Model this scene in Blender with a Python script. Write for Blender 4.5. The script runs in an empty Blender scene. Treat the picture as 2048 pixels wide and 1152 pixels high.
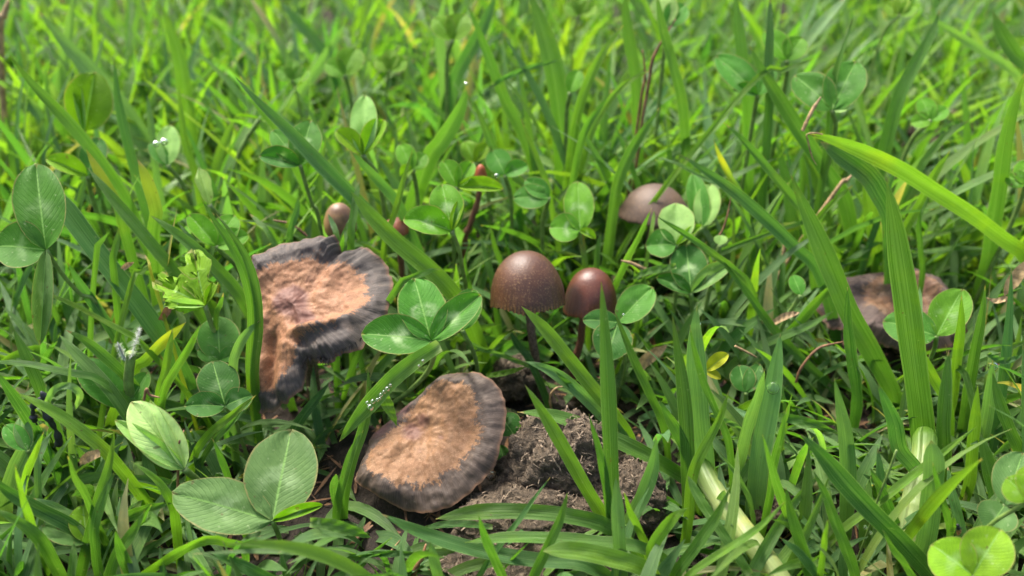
import bpy, math, random
import numpy as np
from mathutils import Vector, noise as mnoise
random.seed(7); rng = np.random.default_rng(11)
S = 0.01                       # everything below is written in centimetres

# ------------------------------------------------------------------ camera, sky, sun, exposure
sc = bpy.context.scene
CAMH, PITCH, F = 11.0, math.radians(32), 1607.0
cam_d = bpy.data.cameras.new('camera'); cam = bpy.data.objects.new('camera', cam_d)
sc.collection.objects.link(cam); sc.camera = cam
cam.location = (0, 0, CAMH*S); cam.rotation_euler = (math.pi/2 - PITCH, 0, 0)
cam_d.sensor_width = 36; cam_d.lens = 36*F/2048
cam_d.clip_start = 0.005; cam_d.clip_end = 300
cam_d.dof.use_dof = True; cam_d.dof.focus_distance = 0.137; cam_d.dof.aperture_fstop = 15.5
w = bpy.data.worlds.new('World'); sc.world = w; w.use_nodes = True
nt = w.node_tree; bg = nt.nodes['Background']
SUN_EL, SUN_AZ = math.radians(60), math.radians(-36)     # azimuth from +Y (away from camera) towards +X
sky = nt.nodes.new('ShaderNodeTexSky'); sky.sky_type = 'NISHITA'; sky.sun_disc = False
sky.sun_elevation = SUN_EL; sky.sun_rotation = SUN_AZ
sky.air_density = 0.9; sky.dust_density = 5.0; sky.ozone_density = 0.2
nt.links.new(sky.outputs[0], bg.inputs[0]); bg.inputs[1].default_value = 0.15
sd = bpy.data.lights.new('sun', 'SUN'); sun = bpy.data.objects.new('sun', sd); sc.collection.objects.link(sun)
sd.energy = 3.0; sd.angle = math.radians(14); sd.color = (1.0, 0.97, 0.90)
dv = Vector((math.sin(SUN_AZ)*math.cos(SUN_EL), math.cos(SUN_AZ)*math.cos(SUN_EL), math.sin(SUN_EL)))
sun.rotation_euler = dv.to_track_quat('Z', 'Y').to_euler()
sc.view_settings.view_transform = 'Standard'; sc.view_settings.look = 'None'
sc.view_settings.gamma = 1; sc.view_settings.exposure = 1.5
sc.cycles.use_denoising = True
sc.cycles.max_bounces = 10; sc.cycles.diffuse_bounces = 5; sc.cycles.transmission_bounces = 8; sc.cycles.transparent_max_bounces = 8

# ------------------------------------------------------------------ projection helpers (photo pixel -> place in the lawn)
FW = np.array([0, math.cos(PITCH), -math.sin(PITCH)]); UP = np.array([0, math.sin(PITCH), math.cos(PITCH)])
RT = np.array([1.0, 0, 0]); CAM = np.array([0, 0, CAMH])
def ray(px, py): return FW + (px-1024)/F*RT + (576-py)/F*UP
def at_Y(px, py, Y): r = ray(px, py); return CAM + r*(Y/r[1])
def at_Z(px, py, z): r = ray(px, py); return CAM + r*((z-CAMH)/r[2])
def scale_at(p): return float((p-CAM) @ FW)/F             # centimetres per photo pixel there
def nrm(v): return v/(np.linalg.norm(v)+1e-9)
def project(P):
    d = P-CAM; z = d@FW
    z = np.where(z < .5, .5, z)
    return 1024+F*(d@RT)/z, 576-F*(d@UP)/z

# ------------------------------------------------------------------ object helpers
C = sc.collection
def tag(o, label=None, cat=None, group=None, kind=None):
    if label: o['label'] = label
    if cat: o['category'] = cat
    if group: o['group'] = group
    if kind: o['kind'] = kind
    return o
def empty(name, loc, label, cat, group=None):
    o = bpy.data.objects.new(name, None); C.objects.link(o)
    o.location = [float(c)*S for c in loc]; o.empty_display_size = .002
    return tag(o, label, cat, group)
def mesh_obj(name, V, Fc, mat, parent=None, origin=None, uv=None, tint=None, attrs=None, smooth=True):
    V = np.asarray(V, float)
    if parent is not None: org = np.array(parent_origin(parent))
    else: org = np.asarray(origin, float) if origin is not None else V.mean(0)
    me = bpy.data.meshes.new(name)
    me.from_pydata(((V-org)*S).tolist(), [], Fc if isinstance(Fc, list) else Fc.tolist())
    n = len(V)
    if uv is not None:
        l = me.uv_layers.new(name='UVMap'); idx = np.empty(len(me.loops), np.int32)
        me.loops.foreach_get('vertex_index', idx)
        l.data.foreach_set('uv', np.asarray(uv, np.float32)[idx].ravel())
    if tint is not None:
        t = np.asarray(tint, np.float32)
        if t.ndim == 1: t = np.tile(t, (n, 1))
        a = me.attributes.new('tint', 'FLOAT_COLOR', 'POINT'); a.data.foreach_set('color', t.ravel())
    for k, v in (attrs or {}).items():
        a = me.attributes.new(k, 'FLOAT', 'POINT'); a.data.foreach_set('value', np.asarray(v, np.float32).ravel())
    if smooth: me.polygons.foreach_set('use_smooth', np.ones(len(me.polygons), bool))
    me.materials.append(mat)
    o = bpy.data.objects.new(name, me); C.objects.link(o)
    if parent is not None: o.parent = parent
    else: o.location = [float(c)*S for c in org]
    return o
def parent_origin(o):
    p = np.array(o.location)/S
    while o.parent is not None:
        o = o.parent; p = p+np.array(o.location)/S
    return p
def grid_faces(nu, nv, wrap=False, off=0):
    f = []
    for i in range(nu-1):
        for j in range(nv if wrap else nv-1):
            k = (j+1) % nv
            f.append((off+i*nv+j, off+i*nv+k, off+(i+1)*nv+k, off+(i+1)*nv+j))
    return f
def catmull(P, n, closed=False):
    P = np.asarray(P, float); m = len(P)
    out = []
    tt = np.linspace(0, m if closed else m-1, n, endpoint=not closed)
    for t in tt:
        i = int(t); f = t-i
        if not closed and i >= m-1: i, f = m-2, 1.0
        g = (lambda k: P[k % m]) if closed else (lambda k: P[min(max(k, 0), m-1)])
        if not closed:
            p0 = g(i-1) if i > 0 else 2*P[0]-P[1]
            p3 = g(i+2) if i+2 < m else 2*P[-1]-P[-2]
        else: p0, p3 = g(i-1), g(i+2)
        p1, p2 = g(i), g(i+1)
        out.append(.5*((2*p1)+(-p0+p2)*f+(2*p0-5*p1+4*p2-p3)*f*f+(-p0+3*p1-3*p2+p3)*f**3))
    return np.array(out)
def resample(P, n):
    Q = catmull(P, 60); d = np.r_[0, np.cumsum(np.linalg.norm(np.diff(Q[:, :3], axis=0), axis=1))]
    s = np.linspace(0, d[-1], n)
    return np.stack([np.interp(s, d, Q[:, k]) for k in range(Q.shape[1])], 1)
def tube(P, R, seg=8, cap=True):
    P = np.asarray(P, float); n = len(P); R = np.broadcast_to(R, (n,))
    T = np.gradient(P, axis=0); V = []
    ref = np.array([0.3, -1, .2])
    for i in range(n):
        t = nrm(T[i]); a = nrm(np.cross(t, ref)); b = np.cross(t, a)
        for j in range(seg):
            an = 2*math.pi*j/seg; V.append(P[i]+R[i]*(a*math.cos(an)+b*math.sin(an)))
    Fc = grid_faces(n, seg, True)
    if cap:
        V += [P[0], P[-1]]
        Fc += [(n*seg, (j+1) % seg, j) for j in range(seg)]+[(n*seg+1, (n-1)*seg+j, (n-1)*seg+(j+1) % seg) for j in range(seg)]
    return np.array(V), Fc

# ------------------------------------------------------------------ materials
class NB:
    def __init__(s, name):
        s.m = bpy.data.materials.new(name); s.m.use_nodes = True; s.t = s.m.node_tree
        s.b = s.t.nodes['Principled BSDF']; s.out = s.t.nodes['Material Output']
    def n(s, typ, **kw):
        x = s.t.nodes.new(typ)
        for k, v in kw.items():
            if k.startswith('i_'): x.inputs[int(k[2:]) if k[2:].isdigit() else k[2:]].default_value = v
            else: setattr(x, k, v)
        return x
    def l(s, a, b): s.t.links.new(a, b)
    def math(s, op, a, b=None, c=None, clamp=False):
        x = s.n('ShaderNodeMath', operation=op); x.use_clamp = clamp
        for i, v in enumerate((a, b, c)):
            if v is None: continue
            if isinstance(v, (int, float)): x.inputs[i].default_value = v
            else: s.l(v, x.inputs[i])
        return x.outputs[0]
    def mix(s, f, a, b, mode='MIX'):
        x = s.n('ShaderNodeMix', data_type='RGBA', blend_type=mode)
        for i, v in ((0, f), (6, a), (7, b)):
            if isinstance(v, (int, float)): x.inputs[i].default_value = v
            elif isinstance(v, tuple): x.inputs[i].default_value = (*v, 1) if len(v) == 3 else v
            else: s.l(v, x.inputs[i])
        return x.outputs[2]
    def noise(s, vec, scale, detail=3, rough=.5, dist=0):
        x = s.n('ShaderNodeTexNoise'); x.inputs['Scale'].default_value = scale; x.inputs['Detail'].default_value = detail
        x.inputs['Roughness'].default_value = rough; x.inputs['Distortion'].default_value = dist
        if vec is not None: s.l(vec, x.inputs['Vector'])
        return x.outputs['Fac']
    def ramp(s, f, a, b, smooth=True):
        x = s.n('ShaderNodeMapRange', interpolation_type='SMOOTHSTEP' if smooth else 'LINEAR')
        s.l(f, x.inputs[0]); x.inputs[1].default_value = a; x.inputs[2].default_value = b
        return x.outputs[0]
    def attr(s, name, out='Fac'): return s.n('ShaderNodeAttribute', attribute_name=name).outputs[out]
    def bump(s, h, dist, strength=1.0):
        x = s.n('ShaderNodeBump'); x.inputs['Distance'].default_value = dist; x.inputs['Strength'].default_value = strength
        s.l(h, x.inputs['Height']); s.l(x.outputs[0], s.b.inputs['Normal']); return x
    def comb(s, a, b, c=0.0):
        x = s.n('ShaderNodeCombineXYZ')
        for i, v in enumerate((a, b, c)):
            if isinstance(v, (int, float)): x.inputs[i].default_value = v
            else: s.l(v, x.inputs[i])
        return x.outputs[0]
    def translucent(s, col, fac):
        t = s.n('ShaderNodeBsdfTranslucent'); s.l(col, t.inputs[0])
        m = s.n('ShaderNodeMixShader'); m.inputs[0].default_value = fac
        s.l(s.b.outputs[0], m.inputs[1]); s.l(t.outputs[0], m.inputs[2]); s.l(m.outputs[0], s.out.inputs[0])

def mat_blade():
    b = NB('grass_leaf'); tc = b.n('ShaderNodeTexCoord'); sep = b.n('ShaderNodeSeparateXYZ'); b.l(tc.outputs['UV'], sep.inputs[0])
    u, v = sep.outputs[0], sep.outputs[1]
    uf = b.math('FRACT', u); seed = b.math('FLOOR', u)
    tint = b.attr('tint', 'Color'); dry = b.attr('tint', 'Alpha')
    veins = b.noise(b.comb(b.math('MULTIPLY', uf, 26.0), b.math('MULTIPLY', v, 1.4), seed), 1.0, 2, .6)
    blot = b.noise(tc.outputs['Object'], 260, 4, .6)
    spot = b.noise(tc.outputs['Object'], 1300, 2, .5)
    c1 = b.mix(b.ramp(veins, .25, .8), b.mix(.5, tint, b.mix(1.0, tint, (.42, .5, .4), 'MULTIPLY')), b.mix(.5, tint, b.mix(.5, tint, (.30, .45, .16))))
    c1 = b.mix(b.math('MULTIPLY', b.ramp(blot, .5, .75), .42), c1, b.mix(1.0, tint, (1.55, 1.25, .8), 'MULTIPLY'))
    c1 = b.mix(b.math('MULTIPLY', b.ramp(spot, .68, .8), .25), c1, (.35, .40, .2))
    mid = b.math('ABSOLUTE', b.math('SUBTRACT', uf, .5))
    c1 = b.mix(b.math('MULTIPLY', b.ramp(mid, .05, .0), .38), c1, b.mix(.5, tint, (.22, .34, .12)))
    c1 = b.mix(b.math('MULTIPLY', b.ramp(mid, .45, .5), .6), c1, (.24, .34, .12))
    tip = b.math('MULTIPLY', b.ramp(b.math('ADD', v, b.math('MULTIPLY', b.math('SUBTRACT', blot, .5), .1)), .03, .0), dry)
    c1 = b.mix(tip, c1, (.42, .30, .13))
    base = b.ramp(v, .93, 1.0)
    c1 = b.mix(b.math('MULTIPLY', base, .5), c1, (.30, .36, .16))
    dirt = b.noise(tc.outputs['Object'], 900, 2, .7); c1 = b.mix(b.math('MULTIPLY', b.ramp(dirt, .70, .76), .7), c1, (.10, .065, .02))
    yel = b.noise(tc.outputs['Object'], 90, 2, .5); c1 = b.mix(b.math('MULTIPLY', b.ramp(yel, .55, .75), .35), c1, b.mix(1.0, c1, (1.9, 1.25, .6), 'MULTIPLY'))
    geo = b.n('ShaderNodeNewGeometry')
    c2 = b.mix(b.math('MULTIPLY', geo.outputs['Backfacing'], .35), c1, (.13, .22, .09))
    b.l(c2, b.b.inputs['Base Color'])
    b.b.inputs['Roughness'].default_value = .36; b.b.inputs['Specular IOR Level'].default_value = .36
    rg = b.ramp(b.noise(tc.outputs['Object'], 400, 3, .6), .3, .7); b.l(b.math('ADD', b.math('MULTIPLY', rg, .25), .30), b.b.inputs['Roughness'])
    b.bump(b.math('ADD', veins, b.math('MULTIPLY', blot, .6)), .00022, .9)
    tr = b.mix(1.0, c1, (1.55, 1.75, .55), 'MULTIPLY')
    b.translucent(tr, .40); return b.m
def mat_leaflet():
    b = NB('clover_leaf'); tc = b.n('ShaderNodeTexCoord'); sep = b.n('ShaderNodeSeparateXYZ'); b.l(tc.outputs['UV'], sep.inputs[0])
    u, v = sep.outputs[0], sep.outputs[1]; tint = b.attr('tint', 'Color'); mark = b.attr('tint', 'Alpha')
    au = b.math('ABSOLUTE', b.math('SUBTRACT', u, .5))
    nz = b.noise(tc.outputs['Object'], 500, 3, .6)
    ph = b.math('ADD', b.math('SUBTRACT', v, b.math('MULTIPLY', au, .55)), b.math('MULTIPLY', nz, .05))
    ven = b.math('SINE', b.math('MULTIPLY', ph, 92.0))
    vein = b.ramp(ven, .45, 1.0)
    c = b.mix(b.math('MULTIPLY', b.math('MULTIPLY', vein, b.ramp(nz, .42, .66)), .14), tint, b.mix(1.0, tint, (1.7, 1.5, 1.5), 'MULTIPLY'))
    blot = b.noise(tc.outputs['Object'], 300, 4, .65)
    c = b.mix(b.math('MULTIPLY', b.ramp(blot, .35, .7), .55), c, b.mix(1.0, c, (.5, .6, .5), 'MULTIPLY'))
    # pale chevron of the species
    dch = b.math('ABSOLUTE', b.math('SUBTRACT', b.math('ADD', v, b.math('MULTIPLY', au, .5)), b.math('ADD', .50, b.math('MULTIPLY', b.math('SUBTRACT', nz, .5), .35))))
    chev = b.math('MULTIPLY', b.ramp(dch, .15, .0), b.ramp(au, .42, .05))
    c = b.mix(b.math('MULTIPLY', b.math('MULTIPLY', chev, mark), b.ramp(blot, .3, .55)), c, (.30, .42, .20))
    c = b.mix(b.math('MULTIPLY', b.ramp(au, .03, .0), .7), c, (.22, .40, .10))
    edge = b.ramp(b.math('ADD', b.attr('edge'), b.math('MULTIPLY', b.math('SUBTRACT', nz, .5), .08)), .93, 1.0)
    c = b.mix(b.math('MULTIPLY', edge, .55), c, (.32, .24, .10))
    spk = b.noise(tc.outputs['Object'], 1500, 2, .5); c = b.mix(b.math('MULTIPLY', b.ramp(spk, .66, .74), .3), c, (.38, .45, .25))
    hol = b.noise(tc.outputs['Object'], 760, 1, .4); c = b.mix(b.math('MULTIPLY', b.ramp(hol, .74, .78), .6), c, (.10, .07, .03))
    b.l(c, b.b.inputs['Base Color']); b.b.inputs['Roughness'].default_value = .6; b.b.inputs['Specular IOR Level'].default_value = .2
    b.bump(b.math('ADD', b.math('MULTIPLY', vein, -.22), blot), .00022, .8)
    b.translucent(b.mix(1.0, c, (1.6, 1.8, .6), 'MULTIPLY'), .36); return b.m
def mat_simple(name, col, rough=.6, nscale=800, var=.4, bumpd=.0002, trans=0, col2=None):
    b = NB(name); tc = b.n('ShaderNodeTexCoord'); n1 = b.noise(tc.outputs['Object'], nscale, 4, .65)
    c = b.mix(b.ramp(n1, .3, .7), tuple(x*(1-var) for x in col), col2 or tuple(x*(1+var) for x in col))
    b.l(c, b.b.inputs['Base Color']); b.b.inputs['Roughness'].default_value = rough
    b.bump(n1, bumpd, .8)
    if trans: b.translucent(c, trans)
    return b.m
def mat_oldcap(name, tan, grey, edge_at=.68, noise_amp=.25, tan2=(.42, .23, .10), stria=1.0):
    """faded cap: tan middle, dark radially fibrous rim. rad = 0 middle .. 1 rim, ang = angle, pal = painted marks of the cap's own"""
    b = NB(name); tc = b.n('ShaderNodeTexCoord'); O = tc.outputs['Object']
    rad, ang = b.attr('rad'), b.attr('ang')
    rv = b.comb(b.math('MULTIPLY', b.math('COSINE', ang), 14.0), b.math('MULTIPLY', b.math('SINE', ang), 14.0), b.math('MULTIPLY', rad, 1.3))
    fib = b.noise(rv, 5.5, 4, .7); fine = b.noise(O, 1500, 5, .75); blot = b.noise(O, 330, 5, .68, .4); micro = b.noise(O, 5200, 2, .6)
    fray = b.noise(rv, 1.0, 5, .75)
    f = b.math('ADD', rad, b.math('MULTIPLY', b.math('SUBTRACT', fray, .5), noise_amp))
    f = b.math('ADD', f, b.math('MULTIPLY', b.math('SUBTRACT', blot, .5), noise_amp*1.5))
    f = b.math('ADD', f, b.math('MULTIPLY', b.math('SUBTRACT', fine, .5), .30))
    k = b.ramp(f, edge_at-.025, edge_at+.035)
    tn = b.mix(b.ramp(blot, .35, .68), tan, tan2)
    tn = b.mix(b.math('MULTIPLY', b.ramp(fine, .46, .66), .42), tn, tuple(x*.42 for x in tan))
    tn = b.mix(b.math('MULTIPLY', b.ramp(micro, .55, .7), .35), tn, (.55, .36, .20))
    gy = b.mix(b.ramp(fib, .36, .66), tuple(x*.72 for x in grey), tuple(x*1.22 for x in grey))
    gy = b.mix(b.math('MULTIPLY', b.ramp(blot, .52, .74), .45), gy, (.17, .12, .085))
    gy = b.mix(b.math('MULTIPLY', b.ramp(fine, .60, .74), .4), gy, (.30, .24, .19))
    c = b.mix(k, tn, gy)
    mark_shade = b.ramp(b.math('ADD', b.attr('pal'), b.math('MULTIPLY', b.math('SUBTRACT', blot, .5), .5)), .35, .8)
    c = b.mix(b.math('MULTIPLY', mark_shade, .75), c, (.10, .042, .036))
    rimc = b.ramp(b.attr('rimd'), .965, 1.0); c = b.mix(b.math('MULTIPLY', rimc, .6), c, (.20, .10, .05))
    b.l(c, b.b.inputs['Base Color'])
    b.l(b.math('ADD', .52, b.math('MULTIPLY', fine, .25)), b.b.inputs['Roughness'])
    b.b.inputs['Specular IOR Level'].default_value = .35
    h = b.math('ADD', b.math('MULTIPLY', b.math('MULTIPLY', fib, stria), b.ramp(rad, .2, .8)), b.math('ADD', b.math('MULTIPLY', fine, .25), b.math('MULTIPLY', blot, .6)))
    b.bump(h, .0003, .8); return b.m
def mat_bell(name, col, col2, rimcol, darkpatch=None, rough=.38, speck=.7, axis_noise=1.0):
    b = NB(name); tc = b.n('ShaderNodeTexCoord'); O = tc.outputs['Object']
    rad, ang = b.attr('rad'), b.attr('ang')
    blot = b.noise(O, 200, 4, .6); gran = b.noise(O, 2700, 3, .7); g2 = b.noise(O, 4700, 2, .6)
    c = b.mix(b.ramp(blot, .35, .7), col, col2)
    c = b.mix(b.math('MULTIPLY', b.math('MULTIPLY', b.ramp(gran, .52, .68), b.ramp(rad, .1, .55)), speck), c, (.30, .165, .075))
    c = b.mix(b.math('MULTIPLY', b.ramp(g2, .55, .7), .35), c, tuple(x*.35 for x in col))
    st = b.math('SINE', b.math('ADD', b.math('MULTIPLY', ang, 62.0), b.math('MULTIPLY', blot, 6.0)))
    sr = b.math('MULTIPLY', b.ramp(st, .1, .9), b.ramp(rad, .72, .92))
    c = b.mix(b.math('MULTIPLY', b.ramp(b.math('ADD', rad, b.math('MULTIPLY', b.math('SUBTRACT', gran, .5), .3)), .78, 1.0), .85), c, rimcol)
    c = b.mix(b.math('MULTIPLY', sr, .75), c, tuple(x*.25 for x in col))
    if darkpatch: c = b.mix(b.math('MULTIPLY', b.ramp(b.math('ADD', b.attr('pal'), b.math('MULTIPLY', b.math('SUBTRACT', gran, .5), .5)), .3, .8), .85), c, darkpatch)
    b.l(c, b.b.inputs['Base Color'])
    b.l(b.math('ADD', rough, b.math('MULTIPLY', gran, .22)), b.b.inputs['Roughness'])
    b.b.inputs['Specular IOR Level'].default_value = .5
    b.bump(b.math('ADD', b.math('ADD', b.math('MULTIPLY', gran, .55), b.math('MULTIPLY', blot, .8)), b.math('MULTIPLY', sr, -.6)), .00013, .9); return b.m
def mat_soil(name, a, bb, scale=500, dist=.0016):
    b = NB(name); tc = b.n('ShaderNodeTexCoord'); O = tc.outputs['Object']
    n1 = b.noise(O, scale, 6, .72, .6); n2 = b.noise(O, scale*.22, 5, .6, .4)
    st = b.n('ShaderNodeMapping'); st.inputs['Scale'].default_value = (1, .22, 1); st.inputs['Rotation'].default_value = (.3, .2, .9); b.l(O, st.inputs[0])
    n3 = b.noise(st.outputs[0], scale*3.2, 3, .7, 1.5)
    c = b.mix(b.ramp(n1, .3, .72), a, bb); c = b.mix(b.math('MULTIPLY', b.ramp(n2, .45, .7), .6), c, tuple(x*.3 for x in a))
    c = b.mix(b.math('MULTIPLY', b.ramp(n3, .56, .72), .55), c, tuple(min(1, x*1.8) for x in bb))
    b.l(c, b.b.inputs['Base Color']); b.b.inputs['Roughness'].default_value = .8; b.b.inputs['Specular IOR Level'].default_value = .3
    b.bump(b.math('ADD', n1, b.math('MULTIPLY', n3, .6)), dist, .95); return b.m
def mat_water():
    b = NB('dew_water'); b.b.inputs['Base Color'].default_value = (1, 1, 1, 1); b.b.inputs['Roughness'].default_value = .16
    b.b.inputs['IOR'].default_value = 1.33; b.b.inputs['Transmission Weight'].default_value = 1.0
    return b.m
M_BL, M_LF, M_W = mat_blade(), mat_leaflet(), mat_water()
M_STALK = mat_simple('clover_stalk', (.16, .25, .055), .45, 600, .3, .0001, .2)
M_STEM = mat_simple('mushroom_stem', (.085, .045, .028), .6, 2600, .55, .0005, col2=(.22, .14, .09))
M_STEM2 = mat_simple('red_stem', (.14, .05, .03), .5, 1400, .3, .0003)
M_GILL = mat_simple('gills', (.035, .024, .02), .8, 900, .4)
M_RIM = mat_simple('rim_fringe', (.42, .28, .13), .7, 1500, .4)
M_STRAW = mat_simple('dry_straw', (.36, .24, .11), .65, 700, .45, .0003, .2)
M_BROWN = mat_simple('dead_brown_leaf', (.20, .10, .045), .7, 500, .5, .0004, .15)
M_SOIL = mat_soil('dark_soil', (.018, .013, .009), (.045, .032, .022), 300, .002)
M_DUNG = mat_soil('dung', (.060, .045, .030), (.17, .125, .080), 420, .0022)
M_FIB = mat_simple('dung_fibre', (.13, .095, .06), .8, 900, .4)
M_BLACK = mat_simple('black_shred', (.012, .013, .016), .4, 900, .5, .0003)
M_WHITE = mat_simple('white_fuzz', (.45, .48, .40), .7, 900, .1)
M_ANT = mat_simple('insect_body', (.35, .16, .05), .35, 3000, .5)

# ------------------------------------------------------------------ ground
def gh(x, y):
    z = 0.0
    r = math.hypot(x, y-14)
    if r < 90:
        k = 1 if r < 60 else (90-r)/30
        z = k*(.45*mnoise.noise(Vector((x*.16, y*.16, 0)))+.22*mnoise.noise(Vector((x*.6, y*.6, 3)))+.10*mnoise.noise(Vector((x*1.9, y*1.9, 6)))+.05*mnoise.noise(Vector((x*4.5, y*4.5, 9))))
    return z-.25
def ground():
    n = 260; t = np.linspace(-1, 1, n); k = 6.9
    a = np.sinh(k*t)/math.sinh(k)*4000
    a2 = np.sign(t)*np.abs(t)*14+a
    V = []; 
    for y in a2:
        for x in a2: V.append((x, y+14, gh(x, y+14)))
    o = mesh_obj('ground', V, grid_faces(n, n), M_SOIL, origin=(0, 0, 0)); tag(o, kind='structure')
ground()

# ------------------------------------------------------------------ palettes
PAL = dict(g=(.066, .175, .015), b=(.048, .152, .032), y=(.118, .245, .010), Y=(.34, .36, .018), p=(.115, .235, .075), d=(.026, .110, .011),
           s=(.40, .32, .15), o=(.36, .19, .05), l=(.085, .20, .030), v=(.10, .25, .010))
def jit(c, a=.14):
    k = 1+random.uniform(-a, a); return tuple(min(1, x*k*(1+random.uniform(-a*.5, a*.5))) for x in c)
PROTECT = []       # (cx, cy, rx, ry, Y): room in front of a thing that the loose grass leaves free

# ------------------------------------------------------------------ hero grass leaves
def blade_geo(P, W, tip=.5, base=.75, fold=.16, roll=0, rolltip=0, tipw=0.0, nseg=26, useed=0):
    Q = resample(P, nseg); T = np.gradient(Q, axis=0); V, uv = [], []
    for i in range(nseg):
        s = i/(nseg-1); t = nrm(T[i]); c = nrm(CAM-Q[i]); side = nrm(np.cross(t, c)); n = nrm(np.cross(side, t))
        a = math.radians(roll+(rolltip-roll)*(1-s)); side, n = side*math.cos(a)+n*math.sin(a), n*math.cos(a)-side*math.sin(a)
        k = min(1, s/tip); wd = W*(tipw+(1-tipw)*(math.sin(k*math.pi/2)**.85))
        if s > .6: wd *= 1-(1-base)*((s-.6)/.4)**1.3
        wd *= 1+.03*math.sin(s*17+useed)
        for u in (-.5, -.27, -.05, .05, .27, .5):
            f = fold*wd*(abs(u)*2)**1.2
            V.append(Q[i]+side*u*wd+n*(f+.012*math.sin(s*31+u*5))); uv.append((useed+min(.995, max(.005, u+.5)), s))
    return np.array(V), grid_faces(nseg, 6), np.array(uv), Q
def blade_path(pts, Y=None, lean=None, zb=.7, root=True):
    x, y = pts[-1]
    if Y is None: Y = at_Z(x, y, zb)[1]
    if lean is None: lean = random.uniform(-.3, .9)
    L = np.r_[0, np.cumsum([math.dist(pts[i], pts[i+1]) for i in range(len(pts)-1)])]; L = L/L[-1]
    P = [at_Y(px, py, Y+lean*(1-s)**1.2) for (px, py), s in zip(pts, L)]
    if root:
        b = P[-1]; d = nrm(P[-1]-P[-2]); d = nrm(d+np.array([0, .1, -.9])); z0 = -.45
        if b[2] > z0+.15:
            k = (b[2]-z0)/max(.35, -d[2]); P.append(b+d*k*.5+np.array([0, 0, -.0])); P.append(np.array([b[0]+d[0]*k*.8, b[1]+d[1]*k*.8, z0]))
    return P
BN = [0]
def blade(pts, wpx, col, label, Y=None, lean=None, zb=.7, parent=None, group=None, mat=None, dry=None, name='grass_shoot', prot=False, **kw):
    P = blade_path(pts, Y, lean, zb, kw.pop('root', True)); BN[0] += 1
    mid = P[len(pts)//2]; W = wpx*scale_at(mid)
    vis = np.linalg.norm(np.diff(np.array(P[:len(pts)]), axis=0), axis=1).sum(); tot = np.linalg.norm(np.diff(np.array(P), axis=0), axis=1).sum()
    kw.setdefault('tip', .5); kw['tip'] = max(.08, kw['tip']*vis/tot)
    roll = kw.pop('roll', random.uniform(-22, 22)); kw.setdefault('rolltip', roll+random.uniform(-25, 25))
    c = jit(PAL[col], .12); c2 = jit(PAL[kw.pop('c2', col)], .1); dr = random.choice((.15, .5, .9)) if dry is None else dry
    V, Fc, uv, Q = blade_geo(P, W*.92, roll=roll, useed=BN[0], **kw)
    k = np.clip((uv[:, 1:2]*tot/vis-.3)/.5, 0, 1); tn = np.concatenate([np.array(c)*(1-k)+np.array(c2)*k, np.full((len(V), 1), dr)], 1)
    if parent is None and name == 'grass_shoot': parent = empty(name, Q[-1], label, 'grass shoot', group); label = None
    o = mesh_obj(name if parent is None else 'blade', V, Fc, mat or M_BL, parent=parent, origin=Q[-1], uv=uv, tint=tn)
    if parent is None: tag(o, label, 'dead leaf', group)
    elif label: o['label'] = label
    if prot:
        for p, (px, py) in zip(P, pts): PROTECT.append((px, py, wpx*.5, wpx*.6, p[1]-.1))
        for i in range(len(pts)-1):
            for f in (.33, .66): PROTECT.append((pts[i][0]*(1-f)+pts[i+1][0]*f, pts[i][1]*(1-f)+pts[i+1][1]*f, wpx*.5, wpx*.6, P[i][1]-.1))
    return o

# ------------------------------------------------------------------ the grass leaves one can pick out, photo pixel paths tip first
far = dict(lean=1.5, zb=1.2)
B = blade
# upper left, softly out of focus
B([(18,108),(60,162),(120,225),(185,300),(235,370),(262,420)], 27, 'g', 'long soft green blade crossing in front of the folded pale clover leaf at upper left', Y=15.5)
B([(78,22),(130,85),(190,150),(250,225),(300,300),(335,370)], 42, 'p', 'very broad pale blade leaning behind the folded clover leaf at upper left', Y=21, lean=1)
B([(228,118),(236,190),(250,260),(268,330),(285,395)], 22, 'b', 'upright bluish blade just right of the folded pale clover leaf', Y=17)
B([(172,298),(192,335),(215,375),(238,415),(246,452)], 22, 'Y', 'short yellow blade, left one of the two yellow blades at left', Y=14.5, c2='g', base=.4, tip=.4)
B([(275,318),(290,352),(302,390),(312,430),(306,478)], 28, 'Y', 'plump yellow blade with browned tip, right one of the two yellow blades', Y=14.2, c2='g', base=.4, dry=1, tip=.35)
B([(320,5),(342,60),(362,130),(375,220),(392,350)], 34, 'y', 'tall blurred bright blade rising above the brown edged clover leaflet at left', Y=21, lean=1)
B([(294,186),(300,235),(306,290),(312,345)], 15, 'p', 'thin grey-green blade with two dew beads beside it at upper left', Y=18)
B([(358,170),(362,225),(372,290),(392,352),(402,410)], 16, 'y', 'thin yellow-green blade in front of the tall blurred one at upper left', Y=17.5)
B([(467,150),(520,208),(575,262),(640,330),(705,395),(770,462),(820,515)], 33, 'b', 'very long dark green blade slanting down from the upper left towards the bell mushrooms', Y=14.6, lean=.6, prot=True, fold=.22)
B([(480,152),(500,185),(528,225),(560,270)], 18, 'g', 'narrow blurred blade just behind the tip of the very long dark blade', Y=17.5)
B([(690,45),(662,95),(632,140),(600,185),(572,232)], 24, 'p', 'pale blurred blade leaning right in the top left background', Y=24)
B([(148,-20),(140,60),(128,130),(120,190)], 22, 'p', 'pale upright blurred blade near the top left corner', Y=25)
B([(20,175),(55,205),(85,240),(100,290)], 24, 'p', 'short broad pale blurred blade left of the folded clover leaf', Y=22)
B([(560,0),(600,50),(640,95),(660,130)], 24, 'b', 'dark blurred blade slanting down at the top, left of centre', Y=25)
B([(497,-10),(530,40),(560,90),(575,130)], 16, 's', 'pale straw coloured blurred blade at the top left of centre', c2='p', Y=25)
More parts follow.
